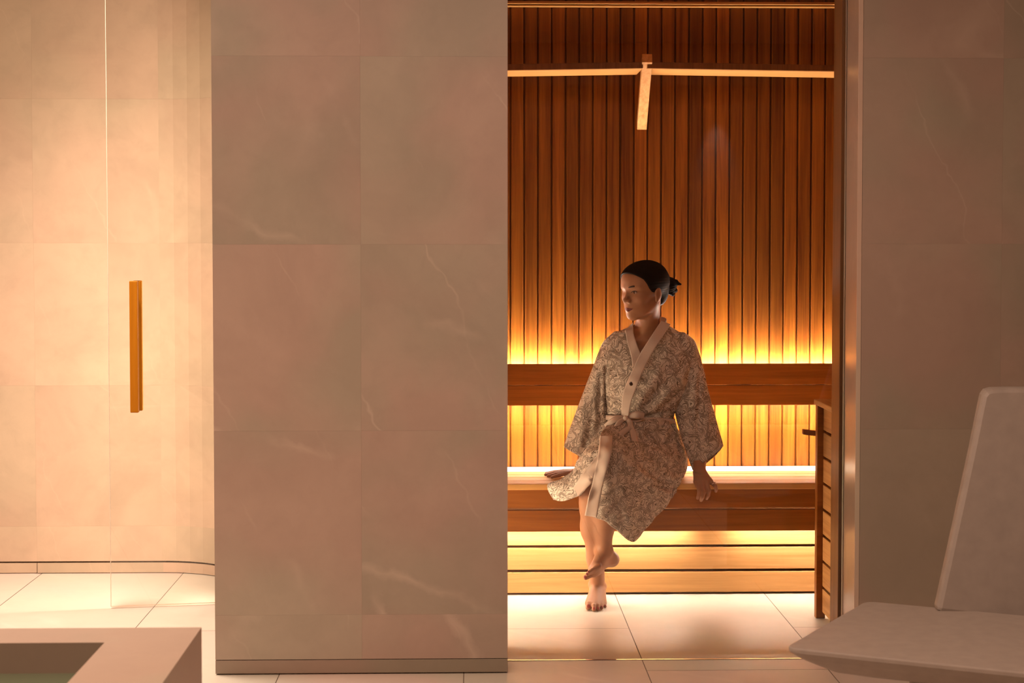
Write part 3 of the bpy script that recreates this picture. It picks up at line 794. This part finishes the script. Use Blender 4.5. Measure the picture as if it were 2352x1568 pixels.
# ---------------------------------------------------------------- eyes, brows
M['eye_white'] = plain('eye_white', (.20, .14, .115), .25); M['iris'] = plain('iris', (.035, .015, .008), .12)
M['lash'] = plain('lash', (.02, .01, .008), .6); M['brow'] = plain('brow', (.045, .02, .012), .8)
M['nail'] = plain('nail_polish', (.30, .045, .03), .3)
def uvell(c, R, r, n=20, m_=12):
    Vs, Fs = [], []
    for i in range(m_+1):
        th = math.pi*i/m_
        for j in range(n):
            ph = 2*math.pi*j/n; p = np.array([math.sin(th)*math.cos(ph)*r[0], math.sin(th)*math.sin(ph)*r[1], math.cos(th)*r[2]])
            Vs.append(c+R@p)
    for i in range(m_):
        for j in range(n): Fs.append((i*n+j, (i+1)*n+j, (i+1)*n+(j+1) % n, i*n+(j+1) % n))
    return np.array(Vs), np.array(Fs)
for g_ in (-1, 1):
    S = lambda s, u, fr=.13: B.hit(HL(fr, g_*s, u), -np.array(fv))
    e0 = S(.031, .001); c_ = e0-np.array(fv)*.0022
    Rz = np.array(Matrix.Rotation(-g_*math.radians(14), 3, uv))@HR
    ew = mesh_obj('eye', *uvell(c_, Rz, (.0042, .0135, .0058)), M['eye_white'], person)
    ic = c_+np.array(fv)*.0016-np.array(sv)*(.0018)*0
    mesh_obj('iris', *uvell(ic+Rz@np.array([.0002, -g_*.001, 0.0]), Rz, (.0042, .0062, .0058)), M['iris'], ew)
    m = MB(); pp = []
    for t in np.linspace(-1, 1, 9):
        s_ = .031+t*.0155; u_ = .0012+.0052*(1-t*t)-(.0008 if t > 0 else .0025)*abs(t)
        pp.append(tuple(S(s_, u_)+np.array(fv)*.0004))
    m.tube(pp, [.0006, .0012, .0017, .0020, .0021, .0021, .0020, .0016, .0008], 8); m.build('eyelash', M['lash'], person, smooth=True)
    m = MB(); pp = []; rr = []
    for t in np.linspace(0, 1, 9):
        s_ = .012+t*.048; u_ = .0195+.0075*math.sin(math.pi*min(1, t*1.1)*.62)-.003*t*t
        h_ = S(s_, u_); pp.append(tuple(h_+(h_-HC0)/np.linalg.norm(h_-HC0)*.0003)); rr.append((.0009, .0022, .0031, .0034, .0034, .0031, .0026, .0018, .0007)[len(rr)])
    m.tube(pp, rr, 8, flat=.6); m.build('eyebrow', M['brow'], person, smooth=True)
for i, (px_, py_, r_, rt) in enumerate(toes):
    T = np.array(onz(px_, py_, .008)); c_ = T+np.array([0, -.004*(r_/.01), 0]); c_[2] = r_*.9+r_*.58
    R_ = np.array(Matrix.Rotation(math.radians(48), 3, 'X')); mesh_obj('toenail', *uvell(c_, R_, (rt*.72, rt*.85, .0022)), M['nail'], person)
for i in range(3):
    px_, py_, Y_, r_ = rtoe[i]; T = A3(px_, py_, Y_); R_ = np.array(Matrix.Rotation(math.radians(62), 3, 'X'))
    mesh_obj('toenail', *uvell(T+np.array([-.002, -r_*.72, r_*.2]), R_, (r_*.55, r_*.6, .002)), M['nail'], person)
# ---------------------------------------------------------------- hair
Hh = Field(axis((.58, .90, .0022)), axis((6.40, 6.74, .0022)), axis((1.12, 1.37, .0022)))
Hh.ell(HL(-.012, 0, .038), (.1035, .0815, .0845), HR, k=0)
Hh.ell(HL(.036, 0, .042), (.0665, .0685, .0585), HR, k=.03)
Hh.ell(HL(-.062, 0, -.012), (.042, .056, .056), HR, k=.02)
Hx = Hh.ax[0][:, None, None]-HC0[0]; Hy = Hh.ax[1][None, :, None]-HC0[1]; Hz = Hh.ax[2][None, None, :]-HC0[2]
lf = Hx*HR[0, 0]+Hy*HR[1, 0]+Hz*HR[2, 0]; lsd = Hx*HR[0, 1]+Hy*HR[1, 1]+Hz*HR[2, 1]; lu_ = Hx*HR[0, 2]+Hy*HR[1, 2]+Hz*HR[2, 2]
fh = np.interp(lu_, [-.09, -.06, -.03, -.012, .000, .014, .03, .05, .07, .084, .10], [-.055, -.042, -.026, -.020, .024, .038, .048, .061, .083, .102, .14])
phi = np.arctan2(lu_-.02, np.abs(lsd)+.0)
Hh.D = np.maximum(Hh.D, (lf-fh)*.75)+(.00022*np.sin(phi*46)+.0002*np.sin(phi*97+1)).astype(np.float32)*(Hh.D > -.02)
Hh.D = Hh.D.astype(np.float32)
YB_ = 6.675
YBw = YB_-.06
def hp(px, py, Y=YB_): return A3(px, py, Y)
Hh.cap(hp(1524, 655), hp(1538, 655), .034, .029, k=.012)
Hh.cap(hp(1534, 646), hp(1552, 648), .021, .011, k=.006)
Hh.cap(hp(1546, 648), hp(1563, 653), .013, .004, k=.004)
Hh.cap(hp(1538, 660), hp(1552, 667), .020, .008, k=.006)
Hh.cap(hp(1530, 662), hp(1545, 676), .020, .0075, k=.006)
Hh.cap(hp(1520, 672, 6.66), hp(1528, 680, 6.66), .016, .006, k=.008)
Hh.cap(hp(1514, 672, 6.64), hp(1510, 696, 6.635), .015, .006, k=.01)
Hh.cap(hp(1522, 665, 6.66), hp(1516, 690, 6.655), .014, .004, k=.008)
dyy = (Hh.ax[1][None, :, None]-YBw); dz_ = (Hh.ax[2][None, None, :]-hp(1538, 655)[2]); dx_ = Hh.ax[0][:, None, None]-hp(1524, 655)[0]
tw = (dx_ > 0)*np.clip(dx_/.03, 0, 1)
Hh.D = (Hh.D+0.0009*tw*np.sin(np.arctan2(dz_, dyy)*16+dx_*90)).astype(np.float32)
V2, F2 = Hh.mesh()
q = NT('hair'); n = q.noise(q.mapping(q.obj(), scale=(1, 1, 4)), 160, 3)
q.l(q.ramp(n, [(.3, (.004, .0022, .0015)), (.7, (.012, .006, .004))]), q.b.inputs['Base Color']); q.b.inputs['Roughness'].default_value = .6; q.b.inputs['Specular IOR Level'].default_value = .04
mesh_obj('hair', V2, F2, q.m, person)
# ---------------------------------------------------------------- robe cloth
q = NT('robe_print'); o = q.obj()
w1 = q.n('TexNoise'); w1.inputs['Scale'].default_value = 20; w1.inputs['Detail'].default_value = 2; q.l(o, w1.inputs['Vector'])
wv = q.n('VectorMath', operation='SCALE'); sb = q.n('VectorMath', operation='SUBTRACT'); q.l(w1.outputs['Color'], sb.inputs[0]); sb.inputs[1].default_value = (.5, .5, .5)
q.l(sb.outputs[0], wv.inputs[0]); wv.inputs['Scale'].default_value = .040
vv = q.add(o, wv.outputs[0])
def nz_(off):
    p_ = q.mapping(vv, scale=(1, .45, 1), loc=off) if any(off) else q.mapping(vv, scale=(1, .45, 1))
    return q.noise(p_, 30, 0, .5, 1.1)
EPS = .0007; LV = 11.0; n1 = nz_((0, 0, 0)); gx = q.math('SUBTRACT', nz_((EPS, 0, 0)), n1); gz = q.math('SUBTRACT', nz_((0, 0, EPS)), n1)
g_ = q.math('SQRT', q.math('ADD', q.math('MULTIPLY', gx, gx), q.math('MULTIPLY', gz, gz)))
wd = q.math('MINIMUM', q.math('MULTIPLY', g_, LV*.00078/EPS), .30)
l1 = q.math('ABSOLUTE', q.math('SUBTRACT', q.math('FRACT', q.math('MULTIPLY', n1, LV)), .5))
lines = q.math('MULTIPLY', q.math('SUBTRACT', q.math('MULTIPLY', wd, 1.5), l1), q.math('DIVIDE', 1.6, q.math('ADD', wd, .01)), clamp=True)
lines = q.math('MULTIPLY', lines, .95)
cloth = q.mix(q.noise(o, 240, 2), (.55, .46, .385), (.62, .525, .44))
q.l(q.mix(lines, cloth, (.11, .075, .055)), q.b.inputs['Base Color']); q.b.inputs['Roughness'].default_value = .85; q.b.inputs['Specular IOR Level'].default_value = .2
M['robe'] = q.m
q = NT('robe_band'); q.l(q.mix(q.noise(q.obj(), 260, 2), (.52, .40, .33), (.58, .455, .38)), q.b.inputs['Base Color']); q.b.inputs['Roughness'].default_value = .85; q.b.inputs['Specular IOR Level'].default_value = .2
M['band'] = q.m
def cr(P, t):
    """Catmull-Rom along axis 0 of P at parameter t in 0..len-1"""
    n = len(P)-1; i = min(int(t), n-1); s = t-i
    p0 = P[max(i-1, 0)]; p1 = P[i]; p2 = P[i+1]; p3 = P[min(i+2, n)]
    if i == 0: p0 = 2*p1-p2
    if i == n-1: p3 = 2*p2-p1
    return .5*((2*p1)+(-p0+p2)*s+(2*p0-5*p1+4*p2-p3)*s*s+(-p0+3*p1-3*p2+p3)*s**3)
CREASES = []
def crease(x0, y0, x1, y1, w, a): CREASES.append((x0, y0, x1, y1, w, a))
# px segments, half width px, depth m (positive = valley)
for c_ in ((1532, 872, 1476, 948, 7, .013), (1548, 880, 1500, 945, 6, -.009), (1560, 905, 1505, 955, 5, .008), (1520, 850, 1465, 930, 7, -.007), (1540, 945, 1470, 962, 5, .010),
           (1405, 925, 1430, 958, 6, .012), (1400, 900, 1420, 950, 7, -.008), (1412, 860, 1422, 930, 8, .005),
           (1445, 975, 1520, 1000, 6, .010), (1455, 985, 1555, 1025, 7, .012), (1460, 1005, 1500, 1022, 6, .010), (1470, 975, 1540, 985, 5, -.008),
           (1440, 1040, 1548, 1118, 7, .010), (1430, 1060, 1520, 1130, 9, -.010), (1455, 1020, 1560, 1065, 9, -.012), (1490, 1110, 1550, 1125, 6, .012),
           (1400, 1070, 1430, 1200, 8, .005), (1430, 1130, 1450, 1225, 9, -.007), (1480, 1130, 1465, 1220, 7, .006), (1410, 1010, 1450, 1045, 7, -.006),
           (1610, 860, 1600, 1040, 5, .008), (1585, 860, 1580, 1000, 6, .008), (1625, 930, 1628, 1030, 8, -.007), (1595, 900, 1600, 1060, 6, -.006),
           (1378, 860, 1376, 990, 6, .010), (1392, 840, 1396, 960, 5, .010), (1350, 890, 1330, 1020, 9, -.008), (1365, 940, 1340, 1040, 6, .007),
           (1335, 1060, 1290, 1130, 7, .008), (1300, 1105, 1285, 1140, 6, -.008), (1350, 1030, 1320, 1090, 8, -.006)): crease(*c_)
def fold(V, amp=1.0, nz=.0025):
    uvp = proj(V); d = np.zeros(len(V))
    for x0, y0, x1, y1, w, a in CREASES:
        vx, vy = x1-x0, y1-y0; L = vx*vx+vy*vy
        t = np.clip(((uvp[:, 0]-x0)*vx+(uvp[:, 1]-y0)*vy)/L, 0, 1)
        dd = (uvp[:, 0]-x0-t*vx)**2+(uvp[:, 1]-y0-t*vy)**2
        d += a*np.exp(-dd/(w*w))*(.35+.65*np.sin(math.pi*(t*.86+.07)))
    x, y, z = V.T
    d += nz*(np.sin(x*48+z*31+2*np.sin(z*22))*np.sin(z*37-x*19+y*21)+.6*np.sin(x*95-z*60+y*40))
    return d*amp*1.35
def grid_mesh(G, closed=False):
    """G (rows, cols, 3) -> V, F"""
    r, c = G.shape[:2]; V = G.reshape(-1, 3); F = []
    cc = c if closed else c-1
    for i in range(r-1):
        for j in range(cc): F.append((i*c+j, i*c+(j+1) % c, (i+1)*c+(j+1) % c, (i+1)*c+j))
    return V, np.array(F)
def normals(G, closed=False):
    du = np.gradient(G, axis=1) if not closed else (np.roll(G, -1, 1)-np.roll(G, 1, 1)); dv = np.gradient(G, axis=0)
    n = np.cross(du, dv); return n/(np.linalg.norm(n, axis=2, keepdims=True)+1e-9)
def loft(rows, nseg=72, nrow=90, expo=2.3, foldamp=1.0):
    """rows: (pyL,pxL),(pyR,pxR) as (lx,ly,rx,ry,Yc,hd): tube with superellipse sections between left and right points"""
    P = np.array(rows, float); out = []
    for v in np.linspace(0, len(P)-1, nrow):
        lx, ly, rx, ry, Yc, hd = cr(P, v)
        a, b = A3(lx, ly, Yc), A3(rx, ry, Yc); ce = (a+b)/2; h = (b-a)/2
        ring = []
        for j in range(nseg):
            th = 2*math.pi*j/nseg; c_, s_ = math.cos(th), math.sin(th)
            ux = math.copysign(abs(c_)**(2/expo), c_); uy = math.copysign(abs(s_)**(2/expo), s_)
            ring.append(ce+h*ux+np.array([0, -hd*uy, 0]))
        out.append(ring)
    G = np.array(out); n = normals(G, True)
    c0 = G.mean(axis=1, keepdims=True); sg = np.sign(((G-c0)*n).sum(2, keepdims=True)); n = n*sg
    front = np.clip(-n[..., 1:2]*1.6, 0, 1)
    d = fold(G.reshape(-1, 3), foldamp).reshape(G.shape[0], G.shape[1], 1)
    return G-n*d*front
robe = None
tor = loft([(1466, 741, 1522, 741, 6.655, .040), (1446, 750, 1540, 750, 6.650, .055), (1420, 763, 1560, 762, 6.648, .066), (1398, 785, 1585, 782, 6.645, .080),
            (1388, 815, 1596, 815, 6.645, .093), (1386, 850, 1592, 850, 6.645, .108), (1388, 885, 1580, 885, 6.645, .112), (1393, 925, 1562, 925, 6.65, .104),
            (1396, 962, 1546, 962, 6.655, .094), (1389, 990, 1556, 990, 6.655, .108), (1384, 1030, 1570, 1030, 6.655, .122), (1388, 1070, 1572, 1070, 6.66, .125), (1400, 1096, 1562, 1096, 6.665, .115)], 110, 130)
m_ = (tor[..., 1] > YS-.006) & (tor[..., 2] < zt_seat+.005); tor[..., 2][m_] = zt_seat+.005
TV, TF = grid_mesh(tor, True)
def inpoly(P, poly):
    x, y = P.T; r = np.zeros(len(P), bool); n = len(poly)
    for i in range(n):
        (x0, y0), (x1, y1) = poly[i], poly[(i+1) % n]
        c_ = ((y0 > y) != (y1 > y)) & (x < (x1-x0)*(y-y0)/((y1-y0) if y1 != y0 else 1e-9)+x0); r ^= c_
    return r
fc = TV[TF].mean(1); cut = inpoly(proj(fc), [(1449, 735), (1450, 763), (1457, 786), (1464, 804), (1470.5, 814), (1490, 788), (1524, 735)]) & (fc[:, 1] < 6.58)
TF = TF[~cut]
robe = mesh_obj('robe', TV, TF, M['robe'], person)
def rest(G):
    y, z = G[..., 1], G[..., 2]
    m = (y > YS-.006) & (z < zt_seat+.005); up = m & (z > zt_seat-.035)
    z[up] = zt_seat+.005; y[m & ~up] = YS-.006; return G
def cloth(name, G, mat, parent, closed=False, th=.003):
    G = rest(G)
    V, F = grid_mesh(G, closed); o = mesh_obj(name, V, F, mat, parent)
    m = o.modifiers.new('solid', 'SOLIDIFY'); m.thickness = th; m.offset = 0; return o
slL = loft([(1530, 762, 1572, 764, 6.645, .050), (1540, 785, 1593, 782, 6.645, .060), (1545, 815, 1606, 814, 6.648, .062), (1547, 855, 1616, 852, 6.65, .060), (1549, 900, 1627, 901, 6.645, .058),
            (1552, 950, 1641, 953, 6.63, .056), (1563, 995, 1652, 992, 6.59, .052), (1577, 1038, 1658, 1012, 6.555, .046), (1591, 1076, 1660, 1023, 6.54, .040)], 80, 90, 2.1)
# the rear of the wide cuff hangs a little lower
for r_ in range(slL.shape[0]):
    w_ = max(0, (r_/(slL.shape[0]-1)-.8)/.2)
    for j in range(slL.shape[1]):
        th = 2*math.pi*j/slL.shape[1]; slL[r_, j, 2] -= .030*w_*max(0, -math.sin(th))
cloth('sleeve', slL, M['robe'], robe, True)
slR = loft([(1412, 762, 1450, 762, 6.645, .050), (1387, 785, 1442, 785, 6.648, .060), (1373, 815, 1430, 815, 6.655, .062), (1360, 850, 1410, 850, 6.665, .060), (1341, 900, 1402, 900, 6.68, .057),
            (1321, 953, 1399, 953, 6.69, .054), (1304, 1000, 1388, 1003, 6.69, .050), (1296, 1026, 1362, 1062, 6.69, .045)], 80, 90, 2.1)
cloth('sleeve', slR, M['robe'], robe, True)
def panel(rows, nr=90, nc=80, foldamp=1.0):
    P = np.array([[A3(*p) for p in r] for r in rows]); out = []
    for v in np.linspace(0, P.shape[0]-1, nr):
        row = cr(P, v); out.append([cr(row, u) for u in np.linspace(0, P.shape[1]-1, nc)])
    G = np.array(out); n = normals(G); n = n*np.where(n[..., 1:2] > 0, -1, 1)
    d = fold(G.reshape(-1, 3), foldamp).reshape(G.shape[0], G.shape[1], 1); return G-n*d
pm_ = panel([[(1400, 966, 6.555), (1430, 964, 6.535), (1465, 962, 6.530), (1500, 962, 6.535), (1530, 964, 6.575), (1549, 967, 6.655), (1545, 968, 6.745)],
             [(1378, 1001, 6.40), (1405, 999, 6.385), (1440, 1004, 6.41), (1480, 1010, 6.455), (1530, 1006, 6.53), (1561, 1003, 6.64), (1558, 1003, 6.76)],
             [(1374, 1042, 6.235), (1403, 1036, 6.185), (1440, 1040, 6.22), (1480, 1046, 6.32), (1530, 1046, 6.45), (1574, 1040, 6.61), (1570, 1040, 6.77)],
             [(1364, 1094, 6.165), (1396, 1088, 6.130), (1435, 1090, 6.17), (1480, 1096, 6.27), (1530, 1096, 6.40), (1571, 1082, 6.55), (1566, 1086, 6.72)],
             [(1352, 1142, 6.180), (1386, 1140, 6.155), (1425, 1146, 6.18), (1475, 1152, 6.26), (1515, 1148, 6.34), (1549, 1128, 6.44), (1552, 1114, 6.485)],
             [(1343, 1183, 6.215), (1380, 1191, 6.200), (1412, 1214, 6.21), (1455, 1244, 6.24), (1492, 1202, 6.31), (1537, 1154, 6.40), (1543, 1138, 6.455)]])
skirt = cloth('skirt_panel', pm_, M['robe'], robe)
pu_ = panel([[(1376, 1000, 6.50), (1390, 998, 6.46), (1412, 1003, 6.43)],
             [(1335, 1044, 6.42), (1366, 1034, 6.31), (1400, 1042, 6.20)],
             [(1317, 1076, 6.38), (1348, 1076, 6.24), (1388, 1085, 6.15)],
             [(1292, 1099, 6.37), (1322, 1104, 6.25), (1366, 1098, 6.16)],
             [(1257, 1113, 6.38), (1298, 1124, 6.29), (1346, 1122, 6.215)],
             [(1272, 1147, 6.36), (1297, 1150, 6.29), (1330, 1138, 6.235)]], 70, 60, .8)
under = cloth('under_panel', pu_, M['robe'], robe)
def bvh(*Gs):
    Vs, Fs = [], []
    for G, cl in Gs:
        V, F = grid_mesh(G, cl); n = sum(map(len, Vs)); Vs.append(V); Fs.append(F+n)
    return BVHTree.FromPolygons([tuple(v) for v in np.concatenate(Vs)], [tuple(map(int, f)) for f in np.concatenate(Fs)])
def drape(name, L, R, tree, mat, parent, off=.005, n=60, m_=9, fixedY=None, th=.004):
    """a flat band between two edge lines (pixels), laid on the surface under it"""
    L, R = np.array(L, float), np.array(R, float); rows = []
    for t in np.linspace(0, 1, n):
        a, b = cr(L, t*(len(L)-1)), cr(R, t*(len(R)-1)); row = []
        for s in np.linspace(0, 1, m_):
            px, py = a[:2]*(1-s)+b[:2]*s; d = ray(px, py).normalized()
            h = tree.ray_cast(Vector((0, 0, CAMZ)), d)
            y = h[0].y if h[0] is not None else np.nan
            if len(a) > 2: y = np.nan if not np.isnan(y) and a[2] == 0 else y
            row.append([px, py, y])
        rows.append(row)
    A = np.array(rows); Yv = A[..., 2]; ok = ~np.isnan(Yv); Yv[~ok] = np.interp(np.flatnonzero(~ok.ravel()), np.flatnonzero(ok.ravel()), Yv[ok])
    for _ in range(6):   # cloth bridges small folds
        P_ = np.pad(Yv, 1, mode='edge'); av = (P_[:-2, 1:-1]+P_[2:, 1:-1]+P_[1:-1, :-2]+P_[1:-1, 2:])/4; Yv = np.minimum(Yv, av)*.5+av*.5
    G = np.array([[A3(A[i, j, 0], A[i, j, 1], Yv[i, j]-off) for j in range(m_)] for i in range(n)])
    return cloth(name, G, mat, parent, th=th), G
T1 = bvh((tor, True))
Lo = [(1435.5, 760), (1438, 772), (1441, 789), (1449, 815), (1453, 843)]; Li = [(1454, 741), (1455, 763), (1461, 784), (1467, 802), (1476, 822)]
c1, cG1 = drape('collar_band', Lo, Li, T1, M['band'], robe, off=.004)
Ro = [(1540, 745), (1515, 783), (1491, 824), (1474, 859), (1461, 893), (1450, 924), (1444, 955)]
Ri = [(1519, 736), (1487, 785), (1470.5, 811), (1458, 838), (1445.6, 865), (1435, 889), (1428.5, 915), (1427.5, 955)]
c2, cG2 = drape('collar_band', Ri, Ro, T1, M['band'], robe, off=.011)
# standing collar round the back of the neck
rows = []
for px_, pt, pb, Y_ in ((1458, 741, 757, 6.68), (1464, 733, 752, 6.70), (1485, 728, 750, 6.72), (1512, 727, 750, 6.71), (1526, 729, 750, 6.68), (1530, 733, 752, 6.64), (1528, 738, 752, 6.605)):
    rows.append([A3(px_, pt, Y_), A3(px_, (pt+pb)/2, Y_-.004), A3(px_, pb, Y_-.002)])
P_ = np.array(rows); G = np.array([cr(P_, t) for t in np.linspace(0, len(P_)-1, 50)]); cloth('neck_band', G, M['band'], robe, th=.004)
T2 = bvh((pm_, False), (pu_, False))
drape('hem_band', [(1344, 1078), (1330, 1100), (1317, 1119)], [(1380, 1090), (1352, 1116), (1329, 1139)], bvh((pu_, False)), M['band'], robe, off=.004)
drape('hem_band', [(1378, 1000), (1374, 1042), (1364, 1094), (1352, 1142), (1343, 1183)], [(1407.6, 1000), (1405, 1038), (1393, 1083), (1383, 1124), (1371, 1188)], bvh((pm_, False)), M['band'], robe, off=.004)
# skin-coloured gap aside, the band that crosses the knee
drape('hem_band', [(1376, 1040), (1360, 1060), (1343, 1080)], [(1380, 1078), (1372, 1086), (1362, 1098)], bvh((pu_, False)), M['band'], robe, off=.005)
# belt: a loop round the waist, knot and bow
def ribbon(name, pts, wpx, parent, th=.003, mat=None):
    """flat ribbon: pts (px,py,Y), width in px at right angles to its run in the picture plane"""
    P = np.array(pts, float); W = np.array(wpx if hasattr(wpx, '__len__') else [wpx]*len(P), float)[:, None]
    rows = []
    for t in np.linspace(0, len(P)-1, 40):
        p = cr(P, t); q1 = cr(P, min(t+.05, len(P)-1)); q0 = cr(P, max(t-.05, 0)); d = (q1-q0)[:2]; d = d/(np.linalg.norm(d)+1e-9); nn = np.array([-d[1], d[0]])
        w_ = cr(W, t)[0]/2; rows.append([A3(p[0]+nn[0]*w_*s, p[1]+nn[1]*w_*s, p[2]+.004*s*s) for s in (-1, -.5, 0, .5, 1)])
    return cloth(name, np.array(rows), mat or M['band'], parent, th=th)
rows = []
for j in range(91):
    th = 2*math.pi*j/90; c_, s_ = math.cos(th), math.sin(th); cx, hw_ = 1471, 79
    Y_ = 6.655-(.110)*math.copysign(abs(s_)**.87, s_); px_ = cx+hw_*math.copysign(abs(c_)**.87, c_)
    py_ = 961+(px_-1437)*.055
    rows.append([A3(px_, py_-5.5, Y_), A3(px_, py_, Y_-.002*s_), A3(px_, py_+5.5, Y_)])
cloth('belt', np.array(rows), M['band'], robe, th=.0035)
yB = 6.520
bow = ribbon('bow_loop', [(1437, 960, yB-.012), (1450, 955, yB-.024), (1466, 953, yB-.026), (1479, 956, yB-.010)], [8, 15, 17, 14], robe)
ribbon('bow_loop', [(1479, 958, yB-.006), (1466, 964, yB-.012), (1450, 965, yB-.012), (1438, 961, yB-.010)], [12, 11, 10, 8], robe)
ribbon('bow_loop', [(1435, 959, yB-.012), (1420, 961, yB-.024), (1405, 968, yB-.026), (1389, 978, yB-.012)], [8, 14, 13, 7], robe)
ribbon('bow_tail', [(1434, 962, yB-.020), (1422, 971, yB-.034), (1415, 986, yB-.060), (1412, 1004, yB-.115)], [9, 12, 11, 8], robe)
ribbon('bow_tail', [(1438, 962, yB-.022), (1446, 969, yB-.036), (1449, 983, yB-.062), (1456, 1000, yB-.110), (1461, 1026, yB-.185)], [9, 12, 14, 15, 15], robe)
ribbon('bow_tail', [(1449, 982, yB-.070), (1438, 988, yB-.084), (1427, 997, yB-.110), (1419, 1009, yB-.145)], [10, 13, 14, 11], robe)
K_ = uvell(A3(1437, 960, yB-.022), np.eye(3), (.0105, .008, .0115)); mesh_obj('belt_knot', *K_, M['band'], robe)
# button
M['button'] = plain('button', (.05, .025, .015), .25)
h = bvh((cG2, False)).ray_cast(Vector((0, 0, CAMZ)), ray(1449.5, 881).normalized())[0]
Vb, Fb = uvell(np.array([h.x, h.y-.003, h.z]), np.eye(3), (.0075, .0025, .0078)); mesh_obj('button', Vb, Fb, M['button'], robe)
# bracelet and ring
m = MB(); pp = []
for j in range(25):
    th = 2*math.pi*j/24; c0_ = A3(1611, 1087, 6.492); pp.append((c0_[0]+.0295*math.cos(th), c0_[1]-.024*math.sin(th), c0_[2]-.007*math.cos(th)+.002*math.sin(th)))
m.tube(pp, .0013, 8, cap=False); m.build('bracelet', M['metal'], person, smooth=True)
M['silver'] = plain('silver', (.8, .75, .7), .15, 1)
m = MB(); pp = []; K = A3(1637, 1109.5, 6.457)
for j in range(17):
    th = 2*math.pi*j/16; pp.append((K[0]+.0098*math.cos(th), K[1]-.0098*math.sin(th), K[2]+.004*math.cos(th)))
m.tube(pp, .0013, 8, cap=False); m.build('ring', M['silver'], person, smooth=True)
settle()
